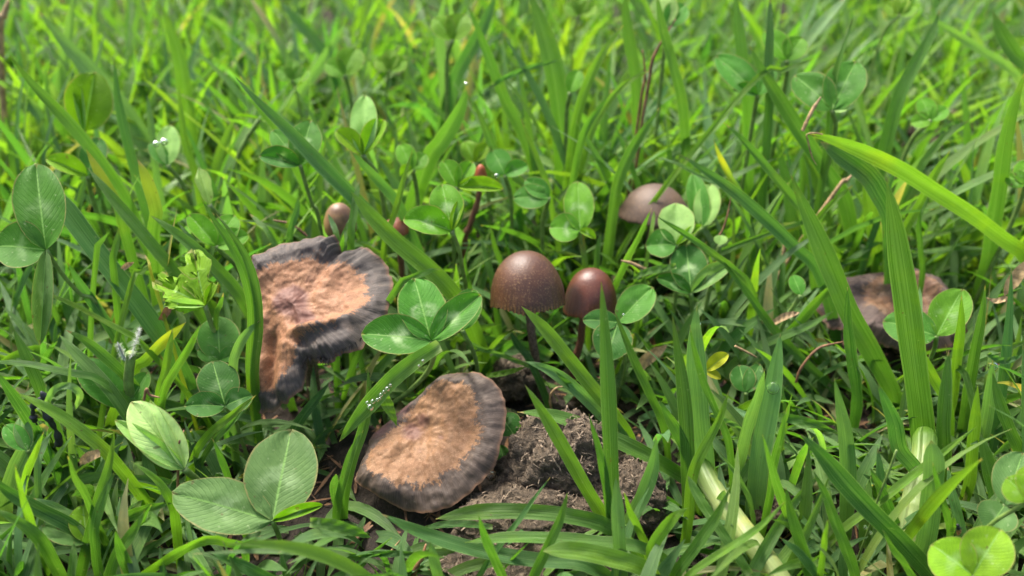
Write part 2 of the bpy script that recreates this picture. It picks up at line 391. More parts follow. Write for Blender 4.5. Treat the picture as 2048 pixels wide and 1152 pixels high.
# upper middle
B([(933,168),(925,205),(905,245),(880,285),(853,325)], 40, 'g', 'broad spear shaped blade with dew on its tip above the crisp centre clover', Y=17.5, lean=.6, tip=.6, base=.35, prot=True)
B([(935,8),(958,65),(985,135),(1012,205),(1045,270),(1066,330)], 24, 'g', 'long slim blade slanting down the top centre', Y=19)
B([(1058,-20),(1085,60),(1105,130),(1118,210),(1125,300)], 46, 'g', 'widest upright blade at the top centre with tiny dew beads', Y=19, lean=.8)
B([(1247,50),(1210,100),(1178,160),(1155,230),(1142,315)], 22, 'y', 'tall bright curved blade leaning right at the top centre', Y=18.2)
B([(1306,138),(1258,162),(1215,205),(1190,250),(1168,312)], 15, 'y', 'slim arching blade whose tip points right below the tall bright curved one', Y=18)
B([(1222,186),(1200,215),(1170,262),(1152,330)], 16, 'g', 'medium blade under the arching slim one at the top centre', Y=17.3)
B([(1320,213),(1290,258),(1258,310),(1235,370),(1226,430)], 24, 'g', 'curved blade with pale edge rising left of the grey-brown cap', Y=16.6, prot=True)
B([(1042,238),(1056,275),(1075,322),(1095,378)], 14, 'y', 'short bright blade above the two small clovers in the centre', Y=17)
B([(947,200),(968,250),(990,305),(1022,372)], 17, 'g', 'slender blade leaning left above the bright clover trio', Y=17.5)
B([(892,-20),(878,60),(886,150),(890,240),(884,310)], 27, 'p', 'pale bent upright blurred blade above the centre clover', Y=22)
B([(992,-10),(965,55),(935,110),(905,175)], 30, 'b', 'dark broad blurred blade slanting left at the top centre', Y=22)
B([(1120,120),(1060,135),(1010,155),(985,170)], 12, 'b', 'thin dark blade lying sideways in the top centre', Y=19, root=False, lean=0)
B([(702,302),(735,338),(772,378),(802,420)], 22, 'b', 'dark short blade left of the crisp centre clover', Y=15.2)
B([(825,300),(812,345),(798,400),(782,450),(770,490)], 15, 'y', 'slim bright blade leaning right between the long dark blade and the centre clover', Y=14.6, prot=True)
B([(720,357),(712,395),(706,440),(702,478)], 16, 'g', 'upright blade in front of the round tan button mushroom', Y=14.2)
B([(687,467),(684,490),(680,515)], 10, 'g', 'tiny spike in the notch of the big withered cap', Y=14.0)
B([(598,392),(592,430),(580,470)], 14, 'b', 'short blade behind the upper edge of the big withered cap', Y=14.8)
B([(701,382),(740,430),(790,482),(845,528),(895,575),(930,625)], 38, 'y', 'broad bright blade running down from the button mushroom to the main clover', Y=13.6, lean=.5, tip=.35, prot=True, roll=10, rolltip=10)
B([(500,428),(522,450),(545,478)], 12, 'g', 'tiny blade just above the left edge of the big withered cap', Y=14.4)
B([(941,478),(931,520),(936,560),(955,610),(985,650)], 11, 'g', 'thin S shaped blade left of the bigger bell cap', Y=14.2)
B([(961,472),(972,510),(982,545),(988,575)], 15, 'g', 'short pointed blade behind the left side of the bigger bell cap', Y=15)
B([(981,453),(990,490),(1003,530)], 12, 'g', 'small spike above the left side of the bigger bell cap', Y=15.5)
B([(1202,465),(1196,500),(1192,545)], 13, 'g', 'small spike right above the smaller bell cap', Y=15)
B([(1303,417),(1278,470),(1250,525),(1228,575),(1222,600)], 17, 'g', 'straight blade leaning right in front of the grey-brown cap', Y=14.6, prot=True)
B([(1309,420),(1305,450),(1300,480)], 9, 'y', 'tiny upright blade tip in front of the grey-brown cap', Y=14.8)
B([(1158,422),(1160,455),(1165,495),(1170,535)], 13, 'o', 'narrow orange-brown blade standing in front of the clover behind the bells', c2='y', Y=14.7, dry=1, prot=True, tip=.3)
B([(1262,560),(1290,545),(1320,538),(1352,532)], 16, 'g', 'short spear blade lying under the right clover cluster', Y=14.0, root=False, lean=0)
# upper right
B([(1497,88),(1528,148),(1565,210),(1605,272),(1650,340),(1690,405)], 33, 'g', 'long slanting blade passing behind the arched bent blade at upper right', Y=17, lean=.8, prot=True)
B([(1880,18),(1862,70),(1832,125),(1802,185),(1782,250),(1765,320)], 28, 'g', 'long bright blade leaning right high in the upper right', Y=18, lean=1)
B([(1705,38),(1688,95),(1672,150),(1662,220),(1656,300)], 20, 'g', 'upright blade crossing the heart shaped clover leaflets', Y=17)
B([(1632,116),(1600,128),(1560,142),(1505,165)], 12, 'y', 'narrow bright blade pointing right above the heart shaped clover', Y=17.5)
B([(1617,268),(1655,276),(1725,300),(1800,336),(1870,380),(1940,425),(2010,478),(2060,520)], 37, 'y', 'long bright arched blade bending right from a dried curled tip at upper right', Y=14.6, lean=.3, prot=True, tip=.25, roll=-25, rolltip=-25, dry=1)
B([(1640,283),(1690,318),(1735,352),(1762,395),(1780,440)], 44, 'd', 'broad ribbed dark blade folded under the long arched blade', Y=15.1, tip=.3, roll=20)
B([(2056,130),(2025,215),(2008,290),(1998,370),(1985,450),(1975,520)], 33, 'g', 'broad upright blade by the right edge of the picture, upper part', Y=15.6)
B([(1427,280),(1442,320),(1462,360),(1485,402)], 15, 'Y', 'short blade with a yellowed tip left of the long slanting blades', Y=16, c2='g', dry=1)
B([(1447,245),(1482,276),(1530,332),(1580,392),(1608,440)], 20, 'g', 'thin dark-edged blade slanting beside the blue-green arching one', Y=15.5)
B([(1358,308),(1420,348),(1478,392),(1535,442),(1590,495),(1635,540)], 27, 'b', 'long blue-green blade slanting down right of the grey-brown cap', Y=14.6, lean=.6, prot=True)
B([(1308,312),(1360,330),(1410,358),(1455,385)], 9, 'p', 'thin pale grass tip slanting above the grey-brown cap', Y=15.8)
B([(1581,348),(1602,400),(1628,460),(1662,540),(1700,630),(1740,700),(1785,785)], 44, 'g', 'thick blade crossing the left side of the wavy brown cap at right', Y=12.9, lean=.9, prot=True, tip=.4, roll=0, rolltip=8)
B([(1727,345),(1735,395),(1745,455),(1757,525)], 32, 'y', 'yellow-green upright blade behind the wavy brown cap', Y=16.2, base=.95)
B([(1773,363),(1788,440),(1800,520),(1815,620),(1828,720),(1842,830),(1850,915)], 52, 'g', 'widest upright blade in front of the wavy brown cap at right', root=False, base=1, Y=11.0, lean=.9, prot=True, tip=.35, roll=0, rolltip=0)
B([(1902,298),(1868,350),(1842,405),(1806,465)], 20, 'y', 'bright blade leaning right under the long arched blade', Y=15.5)
B([(1860,388),(1840,440),(1842,500),(1846,540)], 13, 'g', 'thin curved blade right of the widest upright blade', Y=14.8)
B([(1706,370),(1672,400),(1628,448)], 13, 'y', 'short blade with a white dew tip leaning right', Y=15.5)
B([(1940,240),(1895,268),(1862,305),(1835,345)], 16, 'g', 'slim blade pointing up right above the long arched blade', Y=17)
B([(1845,20),(1870,40),(1960,100),(2010,130),(2046,180)], 18, 'p', 'pale blurred blade lying across the top right corner', Y=22, lean=0)
B([(1985,20),(2000,60),(2030,110),(2060,150)], 30, 'g', 'broad blurred blade in the top right corner', Y=19)
B([(1250,-20),(1255,60),(1268,130),(1275,200)], 26, 'g', 'upright blurred blade at the top right of centre', Y=20)
B([(1312,-20),(1325,60),(1345,130),(1365,220)], 24, 'g', 'dark green blurred blade right of the dry reddish stalk', Y=18.5)
B([(1470,-20),(1476,60),(1485,140),(1495,210)], 30, 'g', 'broad blurred blade in front of the clover at the top right', Y=19)
B([(1540,-10),(1541,70),(1538,140),(1540,200)], 20, 'd', 'dark upright blurred blade next to the round top right clover leaflets', Y=18)
B([(1695,-10),(1650,40),(1610,90),(1590,130)], 24, 'p', 'pale leaning blurred blade above the heart shaped clover', Y=21)
B([(1410,487),(1455,535),(1500,592),(1545,655),(1600,715),(1660,772),(1720,835)], 19, 'g', 'long thin blade running from the folded clover leaflet down to the right', Y=13.0, lean=1, prot=True)
B([(1311,431),(1360,462),(1415,500),(1470,542),(1500,575)], 16, 'g', 'slim blade crossing the right clover cluster', Y=13.9, prot=True)
B([(1695,574),(1693,640),(1700,710),(1712,790)], 28, 'd', 'narrow dark blade in front of the thick blade and wavy brown cap', Y=12.2)
B([(1840,573),(1838,610),(1836,660)], 14, 'p', 'thin pale upright leaf beside the widest upright blade', Y=12.2)
B([(1808,650),(1838,700),(1870,760),(1895,810)], 22, 'y', 'short blade branching right off the widest upright blade', Y=11.5, tip=.7)
B([(1923,588),(1922,650),(1914,720),(1905,800)], 20, 'y', 'upright bright blade in front of the right clover leaflet', Y=11.8, prot=True)
B([(1970,570),(1965,630),(1950,710),(1935,800),(1925,860)], 23, 'g', 'tall slim blade right of the right clover leaflet', Y=11.8, prot=True, base=.9)
B([(1905,575),(1860,560),(1800,530),(1760,528)], 10, 'g', 'thin blade lying along the back edge of the wavy brown cap', Y=15.8, root=False, lean=0)
B([(1698,550),(1650,585),(1600,640),(1560,690)], 24, 'g', 'broad blade lying left of the wavy brown cap', Y=13.8, roll=30)
B([(1668,622),(1620,650),(1560,675),(1490,708)], 18, 'g', 'long low blade pointing to the wavy brown cap from the left', Y=13.2, lean=.3)
B([(1700,525),(1640,465),(1620,440)], 9, 'g', 'small arching blade left of the yellow-green upright one', Y=15.5)
B([(2048,708),(2010,722),(1975,708)], 14, 'b', 'short blade with a dew drop at the right edge', Y=11.6, root=False, lean=0)
B([(1885,712),(1915,735),(1935,760)], 14, 'g', 'tiny pale-tipped blade under the right clover leaflet', Y=11.5)
# left
B([(100,378),(140,432),(190,500),(245,570),(298,640),(338,700)], 42, 'b', 'broad blue-green blade crossing the left side under the big clover leaf', Y=12.6, lean=1.0, prot=True, tip=.15, roll=5, rolltip=15, tipw=.5)
B([(175,335),(225,395),(275,455),(325,515),(362,560)], 27, 'g', 'long green blade above and parallel to the broad blue-green one', Y=13.6, prot=True)
B([(300,430),(355,468),(410,515),(460,565),(492,610)], 26, 'g', 'pale-edged blade slanting towards the left rim of the big withered cap', Y=13.0, lean=.4, prot=True)
B([(352,440),(390,490),(430,545),(470,590)], 18, 'b', 'bluish blade just below the pale-edged slanting one', Y=13.5)
t = empty('grass_shoot', at_Y(506, 745, 11.5), 'pair of curved dark blades in front of the left rim of the big withered cap', 'grass shoot')
blade([(402,396),(428,440),(462,490),(488,545),(503,610),(502,690),(500,740)], 23, 'g', None, Y=11.6, lean=.5, parent=t, prot=True, roll=20, rolltip=10)
blade([(430,425),(462,465),(495,520),(514,590),(518,660),(510,745)], 20, 'g', None, Y=11.5, lean=.6, parent=t, prot=True, roll=-20)
B([(521,640),(492,668),(474,700),(466,735)], 20, 'p', 'small pale grey-green leaf under the left rim of the big withered cap', Y=11.4, prot=True, roll=0)
B([(372,644),(350,662),(318,690),(288,722),(268,735)], 27, 'Y', 'yellowing leaf with a curled brown tip at left centre', c2='y', Y=11.8, dry=1, prot=True, roll=20)
B([(72,578),(120,598),(180,628),(240,660),(285,690)], 14, 'y', 'thin blade with a yellow tip slanting over the left middle', Y=11.8, dry=1)
B([(-30,722),(50,728),(110,740),(170,752),(210,768)], 17, 'g', 'narrow blade entering from the left edge almost level', Y=11.0, lean=0)
B([(118,668),(150,705),(195,752),(235,800)], 26, 'g', 'bright blade leaning left, the lower of two beside the white fuzz', Y=10.9)
B([(131,660),(170,680),(215,718),(258,760)], 22, 'g', 'green blade leaning left, upper of two beside the white fuzz', Y=11.3)
B([(26,655),(48,705),(75,765),(90,810)], 24, 'g', 'upright bright blade low at the left edge', Y=10.9)
B([(135,525),(165,575),(200,625),(235,680)], 22, 'b', 'dim bluish blade below the broad blue-green one', Y=12.4)
B([(222,458),(205,480),(192,510)], 12, 'g', 'short spike pointing right under the big left clover', Y=12.6)
B([(238,455),(232,495),(228,535)], 16, 'g', 'short upright spike in the left middle', Y=12.9)
B([(303,525),(280,548),(262,568)], 12, 'y', 'small bright blade pointing right beside the torn clover leaf', Y=12.6)
B([(290,510),(298,525),(303,545)], 9, 'Y', 'tiny yellow-orange leaf tip in the left middle', Y=12.9, dry=1)
B([(447,585),(440,610),(432,640)], 11, 'g', 'tiny spike between the torn clover leaf and the withered cap', Y=12.2)
B([(402,645),(380,690),(350,740),(325,790)], 18, 'g', 'leaning blade below the torn clover leaf', Y=11.0, lean=.3)
B([(346,655),(338,700),(330,745),(318,790)], 17, 'y', 'bright upright blade under the yellowing leaf', Y=11.1)
# lower left
B([(35,786),(80,808),(130,838),(185,880),(222,915)], 26, 'y', 'bright blurred blade slanting in front of the black shred', Y=9.6, lean=.2, prot=True)
B([(-10,740),(25,790),(55,835),(80,880)], 24, 'd', 'dark broad blade at the left edge above the withered pale one', Y=10.2)
B([(92,850),(62,880),(38,920),(20,965),(8,1010)], 32, 'p', 'withered pale streaked blade with a dry brown end at lower left', Y=9.6, dry=1, prot=True, tip=.12, tipw=.5, roll=0)
B([(88,862),(70,905),(50,955),(44,1010)], 16, 'y', 'thin yellow-green blade on the right edge of the withered pale one', Y=9.3)
B([(105,862),(85,895),(75,940)], 14, 'p', 'narrow pale blade hanging beside the withered pale one', Y=9.4)
B([(30,928),(40,980),(62,1050),(85,1110),(105,1160)], 18, 'y', 'bright narrow blade in the bottom left corner', Y=8.5)
B([(228,862),(222,915),(206,975),(192,1030),(176,1090),(160,1160)], 26, 'g', 'tall bright upright blade at lower left', Y=8.6, prot=True, lean=.5)
B([(228,945),(212,985),(196,1030),(190,1070)], 22, 'g', 'shorter blade in front of the tall bright one at lower left', Y=8.5)
B([(135,912),(150,950),(175,995),(190,1035)], 17, 'g', 'slim blade leaning left into the tall bright one at lower left', Y=8.8)
B([(262,922),(295,945),(325,975),(345,1015),(352,1060),(360,1130)], 22, 'y', 'bright curved blade left of the big grey-green clover', Y=8.9, lean=.3, prot=True)
B([(345,1006),(300,1015),(250,1035),(205,1050)], 25, 'g', 'blade pointing right at the big grey-green clover leaflet', Y=9.0, lean=0, root=False)
B([(425,878),(440,910),(455,950),(465,985)], 15, 'g', 'small bright spike above the big grey-green clover', Y=9.6)
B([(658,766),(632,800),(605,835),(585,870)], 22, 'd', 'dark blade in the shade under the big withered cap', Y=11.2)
B([(512,790),(470,825),(425,862),(392,905)], 17, 'y', 'long blade running down left from the foot of the withered cap', Y=10.4, lean=.2)
B([(498,812),(465,845),(430,880),(400,930)], 13, 'g', 'narrow dark blade just under the long one at the foot of the withered cap', Y=10.3)
B([(743,1076),(705,1060),(660,1048),(620,1044)], 27, 'g', 'rounded blade pointing right beside the folded clover leaflet at the bottom', Y=8.6, lean=0, root=False, prot=True)
B([(373,1085),(395,1120),(420,1165)], 26, 'g', 'short bright blade at the bottom edge below the grey-green clover', Y=7.9)
B([(148,1083),(145,1120),(142,1170)], 18, 'g', 'small upright blade at the bottom edge near the left corner', Y=7.9)
B([(-20,950),(20,985),(80,1020),(130,1045),(165,1070)], 30, 'd', 'broad dark blade entering low from the left edge', Y=8.8, lean=0)
B([(-20,1015),(30,1040),(80,1080),(120,1150)], 26, 'g', 'green blade in the bottom left corner under the broad dark one', Y=8.2, lean=0)
B([(60,995),(100,1010),(150,1035),(190,1052)], 20, 'p', 'pale narrow blade lying across the lower left', Y=9.0)
B([(230,1060),(240,1100),(262,1150),(285,1180)], 24, 'g', 'bright blade rising from the bottom edge left of the grey-green clover', Y=8.1)
B([(290,1020),(270,1060),(235,1110),(220,1160)], 26, 'g', 'blade leaning right at the bottom edge, left of the grey-green clover', Y=8.2)
B([(585,1110),(520,1095),(460,1085),(400,1082)], 24, 'y', 'bright blade lying level at the bottom under the grey-green clover', Y=8.2, lean=0)
B([(420,1105),(470,1125),(520,1150),(560,1175)], 26, 'b', 'dark blade lying at the bottom edge under the grey-green clover', Y=8.0, lean=0)
# centre: blades around the lower mushrooms
B([(678,884),(705,848),(742,805),(785,758),(830,722),(880,690)], 38, 'g', 'broad blade carrying a row of dew beads over the tan flat cap', Y=10.5, lean=-.2, prot=True, tip=.45, roll=0, rolltip=0, root=False)
B([(735,735),(738,790),(728,850),(705,920),(690,985)], 22, 'g', 'dark bent blade passing left of the tan flat cap', Y=10.0, lean=.8, prot=True)
B([(727,860),(705,900),(690,950),(675,1010)], 18, 'g', 'blade hugging the lower left rim of the tan flat cap', Y=9.6)
B([(794,852),(785,832),(772,805),(762,780)], 26, 'y', 'pale leaf tip hanging over the middle of the tan flat cap', Y=10.5, lean=-.2, prot=True, tip=.7, root=False)
B([(885,538),(858,542),(825,556),(795,575)], 15, 'g', 'short blade above the main clover pointing right', Y=12.6, lean=0)
B([(1042,612),(1080,648),(1122,698),(1165,752),(1208,805),(1250,862)], 30, 'y', 'bright blade crossing in front of the stems of the two bell mushrooms', Y=11.4, lean=.6, prot=True, tip=.3, roll=8, rolltip=8, base=.9)
B([(915,660),(960,682),(1010,695),(1070,700),(1100,715)], 34, 'd', 'broad dark blade lying left of the bigger bell mushroom stem', Y=13.9, lean=0, root=False, tip=.3)
B([(910,668),(960,695),(1010,712),(1065,735)], 12, 'p', 'narrow pale-edged blade under the broad dark one by the bell stem', Y=13.2, lean=0, root=False)
B([(1020,660),(1035,690),(1058,718)], 16, 'd', 'small dark folded blade beside the bigger bell stem', Y=13.0)
B([(1053,733),(1025,742),(998,748),(972,752)], 12, 'y', 'small bright blade pointing at the bigger bell stem', Y=12.9, lean=0, root=False)
B([(1047,722),(1095,738),(1140,768),(1180,805),(1225,850),(1260,895)], 27, 'p', 'pale arched blade crossing below the two bell stems', Y=11.3, lean=.5, prot=True, tip=.35)
B([(1110,742),(1160,790),(1210,835),(1260,880)], 20, 'd', 'dark blade beneath the pale arched one below the bell stems', Y=11.8)
B([(1000,808),(985,785),(960,760),(940,745)], 16, 'b', 'torn-ended dark blade behind the upper rim of the tan flat cap', Y=12.6, root=False, lean=0)
t = empty('grass_shoot', at_Y(1222, 1062, 9.0), 'crisp fanned grass shoot rooted on the right side of the dung clods', 'grass shoot')
blade([(1202,560),(1208,640),(1214,740),(1219,850),(1223,950),(1228,1050)], 33, 'g', 'tallest upright blade of the shoot, tip before the smaller bell cap', Y=9.0, lean=1.2, parent=t, prot=True, tip=.45, roll=0, rolltip=5, base=.85)
blade([(1050,770),(1085,822),(1125,890),(1168,968),(1218,1055)], 30, 'y', 'bright blade of the shoot leaning left over the clods', Y=9.0, lean=.8, parent=t, prot=True, tip=.35, roll=5)
blade([(1178,828),(1190,875),(1205,935),(1222,1050)], 20, 'g', 'short inner blade of the shoot', Y=9.0, lean=.4, parent=t, prot=True)
blade([(870,1038),(950,1024),(1040,1022),(1130,1030),(1215,1052)], 33, 'g', 'lowest blade of the shoot, lying level to the left', Y=8.9, lean=.1, parent=t, prot=True, tip=.3, roll=-10)
B([(1035,824),(1095,830),(1165,852),(1240,885),(1310,920),(1380,965)], 35, 'g', 'broad blade lying across the top of the dung clods', Y=10.7, lean=.1, prot=True, tip=.3, roll=10)
B([(762,1027),(825,1058),(900,1085),(990,1108),(1085,1122),(1170,1130)], 32, 'b', 'long blade lying left along the bottom below the tan flat cap', Y=8.3, lean=.2, prot=True, tip=.35)
t = empty('grass_shoot', at_Y(1298, 1118, 8.3), 'bright grass shoot with a curled blade at the bottom right of the clods', 'grass shoot')
blade([(930,1085),(1010,1076),(1100,1077),(1190,1084),(1290,1098)], 27, 'g', 'level blade of the shoot pointing left', Y=8.3, lean=.1, parent=t, prot=True, tip=.3)
blade([(1085,1102),(1140,1100),(1210,1112),(1285,1135),(1310,1165)], 38, 'y', 'yellow-green out of focus blade of the shoot', Y=8.0, lean=0, parent=t, tip=.2)
blade([(1378,1015),(1350,1032),(1322,1065),(1302,1105),(1318,1150)], 26, 'y', 'curled blade of the shoot', Y=8.2, lean=.1, parent=t, tip=.3)
B([(1232,954),(1234,1010),(1238,1080),(1242,1165)], 29, 'p', 'pale upright blade in front of the foot of the fanned shoot', Y=8.1, lean=.5, prot=True, tip=.35, roll=0)
B([(957,1030),(970,1075),(990,1120),(1010,1165)], 20, 'g', 'short slanted blade at the bottom centre, left of two', Y=8.0, prot=True)
B([(1135,984),(1122,1035),(1095,1095),(1062,1165)], 22, 'g', 'short slanted blade at the bottom centre leaning right', Y=8.0, prot=True)
B([(1100,955),(1070,995),(1035,1045),(1000,1090),(960,1150)], 13, 'b', 'thin blade leaning right across the lying blades at the bottom centre', Y=8.3)
B([(1248,985),(1265,1030),(1292,1090)], 18, 'y', 'small bright blade right of the pale upright one at the bottom', Y=8.5)
B([(1312,872),(1308,930),(1290,985),(1268,1030),(1255,1075)], 33, 'p', 'broad drooping pale blade right of the clods', Y=9.3)
B([(1318,800),(1358,870),(1385,930)], 26, 'g', 'blade behind the drooping pale one right of the clods', Y=10.2)
B([(880,1120),(820,1108),(750,1108),(690,1115)], 14, 'd', 'dark thin blade lying in the litter at the bottom centre left', Y=8.4, lean=0, root=False)
B([(860,1082),(868,1120),(880,1170)], 24, 'p', 'dull upright blade at the bottom edge below the tan flat cap', Y=8.0)
B([(830,1062),(880,1050),(930,1048),(985,1055)], 16, 'd', 'dark blade lying just below the rim of the tan flat cap', Y=9.0, lean=0, root=False)
# lower right
B([(1229,620),(1248,672),(1272,730),(1300,790),(1325,845)], 19, 'g', 'slim blade right of the shoot tip beside the smaller bell', Y=11.6, prot=True)
B([(1345,631),(1352,680),(1362,740),(1370,810),(1375,890),(1378,1000)], 32, 'g', 'tall broad blade left of the one with two big drops', Y=10.0, lean=1.0, prot=True, tip=.55, roll=0, base=.9)
B([(1394,610),(1391,660),(1392,720),(1397,790),(1402,860),(1412,940)], 42, 'p', 'tall grey-green blade carrying two big dew drops', Y=10.3, lean=.8, prot=True, tip=.38, roll=0, rolltip=0)
B([(1380,650),(1388,700),(1405,760),(1430,820),(1455,880)], 17, 'g', 'narrow blade crossing over the one with two big drops', Y=10.2, lean=.3, prot=True)
B([(1458,780),(1440,835),(1408,895),(1385,950),(1375,1050)], 24, 'y', 'bright bent blade leaning right in front of the tall drop blade', Y=9.2, lean=.6, prot=True)
B([(1561,666),(1555,715),(1545,780),(1532,850),(1518,930),(1508,1045)], 43, 'p', 'grey-green broad blade with one big dew drop in the middle right', Y=9.8, lean=1.0, prot=True, tip=.38, roll=0, rolltip=0, base=.95)
B([(1530,738),(1515,790),(1495,850),(1480,915)], 27, 'p', 'pale blade tucked left behind the one with a big dew drop', Y=10.3)
B([(1574,814),(1562,870),(1548,925),(1542,980)], 17, 'g', 'slim blade on the right side of the dew drop blade', Y=9.4)
B([(1600,868),(1640,905),(1690,965),(1745,1025),(1805,1085),(1870,1160)], 42, 'd', 'thick dark blade slanting down to the bottom right', Y=8.3, lean=.7, prot=True, tip=.3)
B([(1668,755),(1680,810),(1692,880),(1696,960),(1690,1060)], 34, 'p', 'pale upright blade behind the thick dark slanting one', Y=9.7, lean=.6, prot=True)
B([(1625,938),(1648,985),(1672,1050),(1700,1120),(1712,1165)], 25, 'g', 'slim upright blade crossing under the thick dark slanting one', Y=8.2, lean=.4, prot=True)
B([(1571,975),(1585,1030),(1605,1095),(1625,1165)], 27, 'g', 'upright blade at the bottom right beside the cream runner', Y=8.1, lean=.4, prot=True)
B([(1525,870),(1540,920),(1560,985),(1590,1060),(1620,1130)], 22, 'g', 'long slim blade over the dew drop blade foot', Y=8.9)
B([(1755,767),(1772,805),(1790,850),(1800,900),(1835,945)], 33, 'b', 'kinked bluish blade at the right', Y=9.9, roll=0)
B([(1955,852),(1890,902),(1820,955),(1750,1010),(1690,1055)], 18, 'y', 'long straight blade slanting up right over the lower right', Y=9.0, lean=.4, prot=True)
B([(1460,975),(1435,1030),(1398,1085),(1350,1150),(1340,1180)], 25, 'g', 'leaning blade in front of the left end of the cream runner', Y=8.0, lean=.3, prot=True)
B([(1570,1003),(1530,1045),(1480,1082),(1420,1120),(1380,1150)], 16, 'y', 'bright blade laid diagonally over the cream runner', Y=7.8, lean=.3, prot=True)
B([(1895,932),(1905,985),(1920,1045),(1925,1100)], 24, 'b', 'bluish upright blade behind the near bottom right clover', Y=8.8)
B([(1862,880),(1868,930),(1862,1000),(1852,1080)], 42, 'p', 'broad glaucous blade in front of the pale sheath at lower right', Y=8.7, lean=.3, tip=.2, roll=0)
B([(1865,925),(1880,985),(1900,1060)], 15, 'g', 'narrow blade left of the insect', Y=8.7)
B([(1960,865),(1975,930),(1990,1000)], 32, 'g', 'broad short blade right of the long straight slanting one', Y=9.3)
B([(1955,770),(1952,830),(1945,900),(1940,960)], 24, 'y', 'bright blade standing near the right edge', Y=10.0)
B([(1898,700),(1890,780),(1885,860),(1888,930)], 30, 'g', 'upright blade right of the widest one, lower right', Y=10.6)
B([(1985,745),(1998,800),(2020,860),(2040,910)], 24, 'g', 'blade leaning left near the right edge', Y=10.2)
B([(2040,960),(1990,1000),(1960,1050),(1935,1110)], 20, 'g', 'curved blade above the near bottom right clover', Y=8.4)
B([(1500,880),(1470,850),(1420,828)], 11, 'p', 'thin pale blade lying between the two dew drop blades', Y=10.6, lean=0, root=False)
B([(1680,868),(1620,845),(1560,835),(1500,830)], 20, 'g', 'blade lying level behind the dew drop blade', Y=10.8, lean=0, root=False)
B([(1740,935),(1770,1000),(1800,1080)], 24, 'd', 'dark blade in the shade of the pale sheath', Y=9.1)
B([(1560,1075),(1600,1110),(1640,1165)], 22, 'b', 'dark blade at the bottom edge right of the cream runner', Y=8.0)
B([(1755,895),(1762,950),(1770,1020)], 18, 'b', 'slender grey blade left of the pale sheath', Y=9.2)

B([(150,820),(160,790),(140,772),(110,778),(92,808)], 15, 'p', 'wilted pale looping leaf above the black shred', Y=9.9, root=False, lean=0, tip=.3)
B([(1985,720),(1982,770),(1975,830),(1965,880)], 24, 'p', 'grey-green blade behind the dew drop near the right edge', Y=10.9)

B([(712,418),(703,440),(692,465),(684,500)], 15, 'g', 'short blade leaning over the foot of the round tan button mushroom', Y=14.0)
B([(655,425),(668,455),(676,490)], 13, 'b', 'small blade left of the round tan button mushroom', Y=14.1)
B([(1420,1010),(1440,1060),(1470,1110),(1500,1165)], 15, 'g', 'narrow blade beside the left side of the cream runner', Y=8.1)
B([(1655,1040),(1650,1080),(1640,1150)], 14, 'y', 'thin upright bright blade at the bottom right of the cream runner', Y=8.0)
B([(1765,1060),(1790,1100),(1830,1160)], 18, 'g', 'short blade at the bottom edge under the pale sheath', Y=7.9)
B([(1440,905),(1475,950),(1500,1000)], 12, 'p', 'thin dry-edged blade in the gap behind the cream runner', Y=9.6)

# ------------------------------------------------------------------ clovers: leaflets on a stalk
def leaflet_geo(b, t, W, n, fold, notch, cup, cols=15, rows=17, shape=1.0, useed=0, ragged=0):
    ax = t-b; L = np.linalg.norm(ax); ax = ax/L; side = nrm(np.cross(ax, n)); n = nrm(np.cross(side, ax))
    V, uv, ed = [], [], []
    fa = math.radians(fold)
    for i in range(rows):
        v = i/(rows-1)
        # obovate half width
        hw = .5*W*(math.sin(math.pi*min(1, v**.82*.995))**.62)*(1-.10*(1-v)) if v < 1 else 0
        hw = max(hw, .012)
        for j in range(cols):
            u = -1+2*j/(cols-1); a = abs(u)
            vv = v*L
            vv -= notch*L*max(0, (v-.6)/.4)**2*math.exp(-(u/.30)**2)
            vv += .035*L*math.sin(v*math.pi)*a*a*shape
            hwj = hw*(1+.012*math.sin(v*95+j))
            if ragged:
                q = mnoise.noise(Vector((u*2.3+useed, v*3.1, 1.7)))*ragged
                if a > .55 or v > .6: hwj *= 1-abs(q)*1.3; vv -= abs(q)*L*.5*v
            x = u*hwj; z = abs(x)*math.sin(fa)+cup*L*(v-.5)**2*2-cup*L*.5+.03*L*mnoise.noise(Vector((u*1.6+useed, v*2.2, 7)))
            z += .005*L*math.sin((v-a*.55)*30)*a*(1-a)*2
            x *= math.cos(fa)
            V.append(b+ax*vv+side*x+n*z); uv.append((.5+u*.5, v)); ed.append(max(a, max(0, (v-.5)*2)**1.0 if v > .5 else 0))
    return np.array(V), grid_faces(rows, cols), np.array(uv), np.array(ed)
CN = [0]
